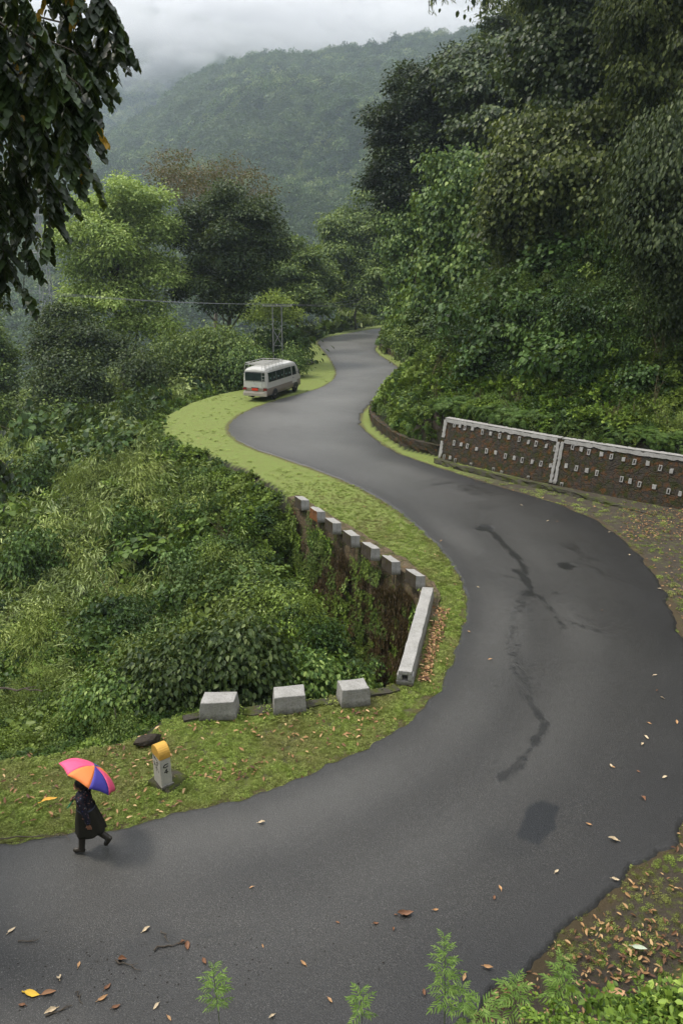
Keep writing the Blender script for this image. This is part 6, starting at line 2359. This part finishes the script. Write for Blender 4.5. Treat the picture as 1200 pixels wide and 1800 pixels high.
main = [(105, 1722, 1, 1.3), (182, 1760, 0, 1.2), (90, 1783, 1, 1.4), (216, 1692, 2, 1.3), (22, 1640, 1, 1.1), (258, 1639, 1, 1.1), (533, 1698, 0, .9), (765, 1604, 0, .8), (878, 1565, 0, 1.0), (1080, 1550, 1, 1.1), (1076, 1480, 1, 1.5), (1033, 1453, 0, .9), (1130, 1408, 2, 1.1), (1072, 1350, 1, .9), (1127, 1312, 1, 1.0),
        (977, 1536, 1, .9), (857, 1705, 0, 1.2), (815, 1723, 0, 1.0), (1135, 1300, 1, 1.1), (823, 1113, 0, .9), (860, 1162, 0, .9), (1158, 1038, 1, 1.0), (1150, 1190, 1, 1.0), (962, 918, 1, .9), (915, 890, 1, 1.0), (1070, 938, 1, .8), (839, 1035, 1, .8), (775, 953, 0, .9), (1105, 978, 1, 1.1), (1010, 902, 0, .7), (460, 1450, 1, 1.1), (330, 1668, 2, 1.3), (360, 1695, 2, 1.0), (190, 1740, 2, 1.0), (275, 1774, 1, .9), (205, 1775, 2, 1.0), (298, 1795, 0, .8), (580, 1763, 0, .8), (478, 1792, 1, .8), (1166, 1370, 1, 1.0), (1140, 1275, 0, .8), (1188, 1273, 0, 1.1),
        (1076, 1352, 0, .8), (1162, 1230, 1, .8), (890, 1745, 2, .8), (660, 1628, 2, .8), (1120, 1360, 2, .7), (745, 1750, 2, .8), (40, 1772, 2, .9), (140, 1700, 0, .9)]
for px, py, k, s in main:
    put_leaf(px, py, k + (3 if rl_.random() < .5 else 0), s)
for k in range(46):
    px, py = rl_.uniform(0, 1190), rl_.uniform(900, 1790)
    q = P(px, py)
    if not inside(np.array([q.x]), np.array([q.y]), ROADPOLY)[0]: continue
    if px < 1000 and rl_.random() < .6: continue
    put_leaf(px, py, int(rl_.integers(0, 6)), rl_.uniform(.45, .9))


def special(name, px, py, size, mat, label, rz, curl=.4, wd=.4, cat='fallen leaf'):
    o_ = leafobj(name, size, mat, int(px), curl, wd)
    q = P(px, py)
    o_.location = (q.x, q.y, .06)
    o_.rotation_euler = (0, 0, rz)
    return tag(o_, label, cat)


special('fallen_leaf', 58, 1753, .24, lmat('bright_yellow_leaf', (.72, .46, .05)), 'bright yellow leaf on the asphalt at the lower left', -.2)
special('fallen_leaf', 87, 1751, .20, lmat('russet_leaf', (.26, .13, .06)), 'russet leaf right beside the bright yellow one on the asphalt', .3)
special('fallen_leaf', 712, 1612, .26, lmat('curled_brown_leaf', (.20, .10, .055)), 'large curled brown leaf in the middle of the near road', .1, .8)
special('fallen_leaf', 88, 1411, .30, lmat('amber_leaf', (.66, .36, .05)), 'long amber leaf on the grass left of the walking person', .5, .5, .3)
special('fallen_leaf', 1122, 1672, .22, lmat('silvery_leaf', (.42, .47, .36)), 'silvery green leaf on the soil strip at the lower right', -.3)
special('fallen_leaf', 1082, 1752, .26, lmat('wide_tan_leaf', (.50, .29, .15)), 'widest tan leaf on the soil strip beside the grass bank', .2, .4, .6)


def twig(px0, py0, px1, py1, r_, label, seed, z=.06):
    rng = np.random.default_rng(seed)
    a, b = P(px0, py0), P(px1, py1)
    pts = [a.lerp(b, i / 7) - a + Vector((rng.normal(0, .012), rng.normal(0, .02), rng.uniform(0, .02))) for i in range(8)]
    o_ = MB().tube(pts, [r_ * (1 - .6 * i / 7) for i in range(8)], 5).tube([pts[4], pts[4] + (pts[6] - pts[3]) * .5 + Vector((.02, .06, .01))], [r_ * .6, r_ * .2], 5).build('twig', M['bark'])
    o_.location = (a.x, a.y, z)
    tag(o_, label, 'twig', 'twigs on the road')


twig(32, 1662, 70, 1659, .011, 'short dark twig on the road at the left, below the walking person', 1)
twig(272, 1676, 330, 1660, .014, 'dark forked twig lying across the wet hollow in the near road', 2)
twig(283, 1638, 296, 1662, .010, 'thin twig standing off the forked twig in the wet hollow', 3)
twig(205, 1694, 250, 1712, .011, 'twig beside the brown leaf at the lower left of the road', 4)
twig(136, 1748, 146, 1770, .010, 'little bent twig right of the yellow leaf', 5)
twig(78, 1796, 130, 1774, .012, 'twig under the pale leaf in the bottom left corner', 6)
twig(0, 1481, 105, 1471, .014, 'long thin branch on the asphalt edge left of the walking person', 7)
twig(103, 1470, 125, 1480, .011, 'broken branch tip just in front of the walking person', 8)
twig(0, 1214, 76, 1198 + 20, .03, 'fallen branch at the rim of the bushes on the left edge', 9, .05)

# litter nobody could count
SRC_L = []
for k in range(4):
    rng = np.random.default_rng(200 + k)
    T, F = LEAF['ovate']
    V = T * .14
    V = V * np.array([.62, 1, 1])
    V[:, 2] += .02 + .25 * V[:, 0] ** 2 * 8 * (1 + .5 * k)
    SRC_L.append(source('litter_leaf', (V, F, np.full(len(V), rng.random() * .2 + [.25, .5, .75, .95][k] - .1)), M['litter']))


def litter(name, x, y, s, seed, zoff=.03):
    rng = np.random.default_rng(seed)
    z = height(x, y)
    onr = inside(x, y, ROADPOLY)
    z = np.where(onr, .05, z + zoff)
    n_ = len(x)
    scatter(name, np.c_[x, y, z + rng.uniform(0, .02, n_)], np.c_[rng.normal(0, .3, n_), rng.normal(0, .3, n_), rng.uniform(0, 6.28, n_)], s * rng.uniform(.5, 1.35, n_), SRC_L, M['litter'])


rl2 = np.random.default_rng(91)
# verge leaves, thicker near the ledge and the milestone
xs, ys = [], []
def addpx(n_, x0, x1, y0, y1):
    for _ in range(n_):
        q = P(rl2.uniform(x0, x1), rl2.uniform(y0, y1))
        xs.append(q.x); ys.append(q.y)


addpx(190, 0, 330, 1310, 1450)
addpx(120, 200, 700, 1255, 1370)
addpx(60, 420, 680, 1252, 1300)
addpx(40, 330, 480, 1330, 1380)
addpx(30, 600, 690, 1238, 1270)
addpx(25, 0, 120, 1295, 1330)
xs, ys = np.array(xs), np.array(ys)
k = ~inside(xs, ys, ROADPOLY) & inside(xs, ys, FLAT)
litter('leaf_litter', xs[k], ys[k], .8, 1)
xs, ys = [], []
addpx(160, 560, 800, 860, 1060)
addpx(90, 300, 560, 740, 850)
addpx(60, 740, 815, 1080, 1230)
xs, ys = np.array(xs), np.array(ys)
k = ~inside(xs, ys, ROADPOLY) & inside(xs, ys, FLAT)
litter('scattered_leaf_litter', xs[k], ys[k], .62, 2)
# heap along the parapet beam
a, b = P(770, 1070), P(741, 1198)
f = rl2.random(520)
w_ = rl2.random(520) ** 1.5 * .42
xs = a.x * (1 - f) + b.x * f + w_ * (.9 - .35 * f)
ys = a.y * (1 - f) + b.y * f + rl2.normal(0, .05, 520)
litter('leaf_heap', xs - .05, ys, .8, 3, .04)
# tufts and small weeds growing against the feet of the blocks, the milestone and the beam
fx, fy = [], []
for o_ in list(C.objects):
    if o_.name.startswith('guard_block') or o_.name.startswith('milestone'):
        for _ in range(26):
            a_ = rl2.uniform(0, 6.28)
            fx.append(o_.location.x + math.cos(a_) * rl2.uniform(.42, .58)); fy.append(o_.location.y + math.sin(a_) * rl2.uniform(.3, .5))
fx, fy = np.array(fx), np.array(fy)
k = inside(fx, fy, FLAT)
fx, fy = fx[k], fy[k]
scatter('foot_weeds', np.c_[fx, fy, height(fx, fy) + .01], np.c_[np.zeros((len(fx), 2)), rl2.uniform(0, 6.28, len(fx))], rl2.uniform(.6, 1.6, len(fx)), SRC_G, M['grass'])
# the right verges
xs, ys = [], []
addpx(420, 1040, 1260, 885, 1060)
addpx(700, 1090, 1260, 895, 950)
addpx(130, 1150, 1260, 1000, 1500)
addpx(330, 840, 1250, 1540, 1800)
addpx(180, 1020, 1210, 1620, 1790)
xs, ys = np.array(xs), np.array(ys)
k = ~inside(xs, ys, ROADPOLY)
litter('verge_leaf_litter', xs[k], ys[k], .68, 4)
xs, ys = [], []
addpx(220, 760, 1100, 838, 900)
addpx(60, 640, 770, 730, 830)
xs, ys = np.array(xs), np.array(ys)
k = dist(xs, ys, OUT_W) < .5
litter('gutter_leaf_litter', xs[k], ys[k], .6, 5)
# shaded bank: brown leaves between the plants
x, y, r_ = logpolar(rl2, 5000, 28, 60, 30, 6)
z, fl, va, hi, din, dout, dw = height(x, y, True)
k = hi & (dout > 1.2) & (x > 8)
litter('bank_leaf_litter', x[k], y[k], 1.1, 6, .08)
# crumbs of bark and mud on the near road
n_ = 420
px = rl2.normal(330, 260, n_)
py = 1690 - (px - 300) * .12 + rl2.normal(0, 45, n_)
q = np.array([[P(a_, b_).x, P(a_, b_).y] for a_, b_ in zip(px, py)])
k = inside(q[:, 0], q[:, 1], ROADPOLY)
deb = MB().ball((0, 0, 0), (.02, .013, .008), 6, 4)
me_ = bpy.data.meshes.new('crumb')
me_.from_pydata(deb.v, [], deb.f)
me_.materials.append(M['bark'])
sc_ = bpy.data.objects.new('crumb_source', me_)
M['crumb'] = plain('dark_wet_crumbs', (.022, .018, .014), .6, .3)
me_.materials.clear(); me_.materials.append(M['crumb'])
q = q[k]
scatter('debris', np.c_[q, np.full(len(q), .052)], np.c_[np.zeros(len(q)), np.zeros(len(q)), rl2.uniform(0, 6.28, len(q))], rl2.uniform(.12, .9, len(q)) ** 1.4, [sc_], M['crumb'])

# ================================================================== AIR
def box_volume(name, lo, hi_, density, col, aniso=0.3):
    mb_ = MB().box(((lo[0] + hi_[0]) / 2, (lo[1] + hi_[1]) / 2, (lo[2] + hi_[2]) / 2), (hi_[0] - lo[0], hi_[1] - lo[1], hi_[2] - lo[2]))
    m_ = bpy.data.materials.new(name)
    m_.use_nodes = True
    t_ = m_.node_tree
    t_.nodes.clear()
    o_ = t_.nodes.new('ShaderNodeOutputMaterial')
    v_ = t_.nodes.new('ShaderNodeVolumePrincipled')
    v_.inputs['Color'].default_value = (*col, 1)
    v_.inputs['Density'].default_value = density
    v_.inputs['Anisotropy'].default_value = aniso
    t_.links.new(v_.outputs[0], o_.inputs['Volume'])
    ob = mb_.build(name, m_)
    return tag(ob, kind='stuff')


box_volume('haze', (-3050, -450, -60), (3050, 4700, 330), HAZE_D, (.74, .87, 1.0))


def low_cloud(px, py, Y, r_, seed, dens, label):  # billowing low cloud round the mountain tops, inside the haze box
    rng = np.random.default_rng(seed)
    c_ = at(px, py, Y)
    mb_ = MB()
    for k_ in range(9):
        d = rdir(rng, 1)[0]
        s_ = rng.uniform(.35, .6)
        mb_.ball((d[0] * r_[0] * .6, d[1] * r_[1] * .5, d[2] * r_[2] * .45), (r_[0] * s_, r_[1] * s_, r_[2] * s_), 14, 9)
    m_ = bpy.data.materials.new('low_cloud')
    m_.use_nodes = True
    t_ = m_.node_tree
    t_.nodes.clear()
    o_ = t_.nodes.new('ShaderNodeOutputMaterial')
    v_ = t_.nodes.new('ShaderNodeVolumePrincipled')
    v_.inputs['Color'].default_value = (.97, .98, 1, 1)
    v_.inputs['Density'].default_value = dens
    v_.inputs['Anisotropy'].default_value = .2
    t_.links.new(v_.outputs[0], o_.inputs['Volume'])
    ob = mb_.build('low_cloud', m_)
    ob.location = c_
    rm = ob.modifiers.new('skin', 'REMESH')
    rm.mode = 'VOXEL'
    rm.voxel_size = r_[2] * .09
    dt = bpy.data.textures.new('billow', 'CLOUDS')
    dt.noise_scale = r_[2] * .6
    dt.noise_depth = 4
    dm_ = ob.modifiers.new('billow', 'DISPLACE')
    dm_.texture = dt
    dm_.strength = r_[2] * .9
    dm_.mid_level = .5
    tag(ob, kind='stuff')


for i_, (px_, py_, Y_, rr_, dn_) in enumerate([(230, 30, 1120, (250, 80, 52), .012), (430, 50, 1130, (200, 80, 50), .012), (60, 60, 1110, (220, 80, 62), .010), (330, 108, 1080, (60, 40, 18), .03), (270, 118, 1090, (50, 40, 20), .02), (470, 80, 1120, (60, 30, 14), .02), (200, 130, 1100, (90, 50, 24), .006), (620, 35, 1160, (220, 80, 36), .009), (800, 30, 1180, (160, 80, 28), .008), (380, 75, 1080, (90, 40, 24), .010)]):
    low_cloud(px_, py_, Y_, rr_, 300 + i_, dn_, '')
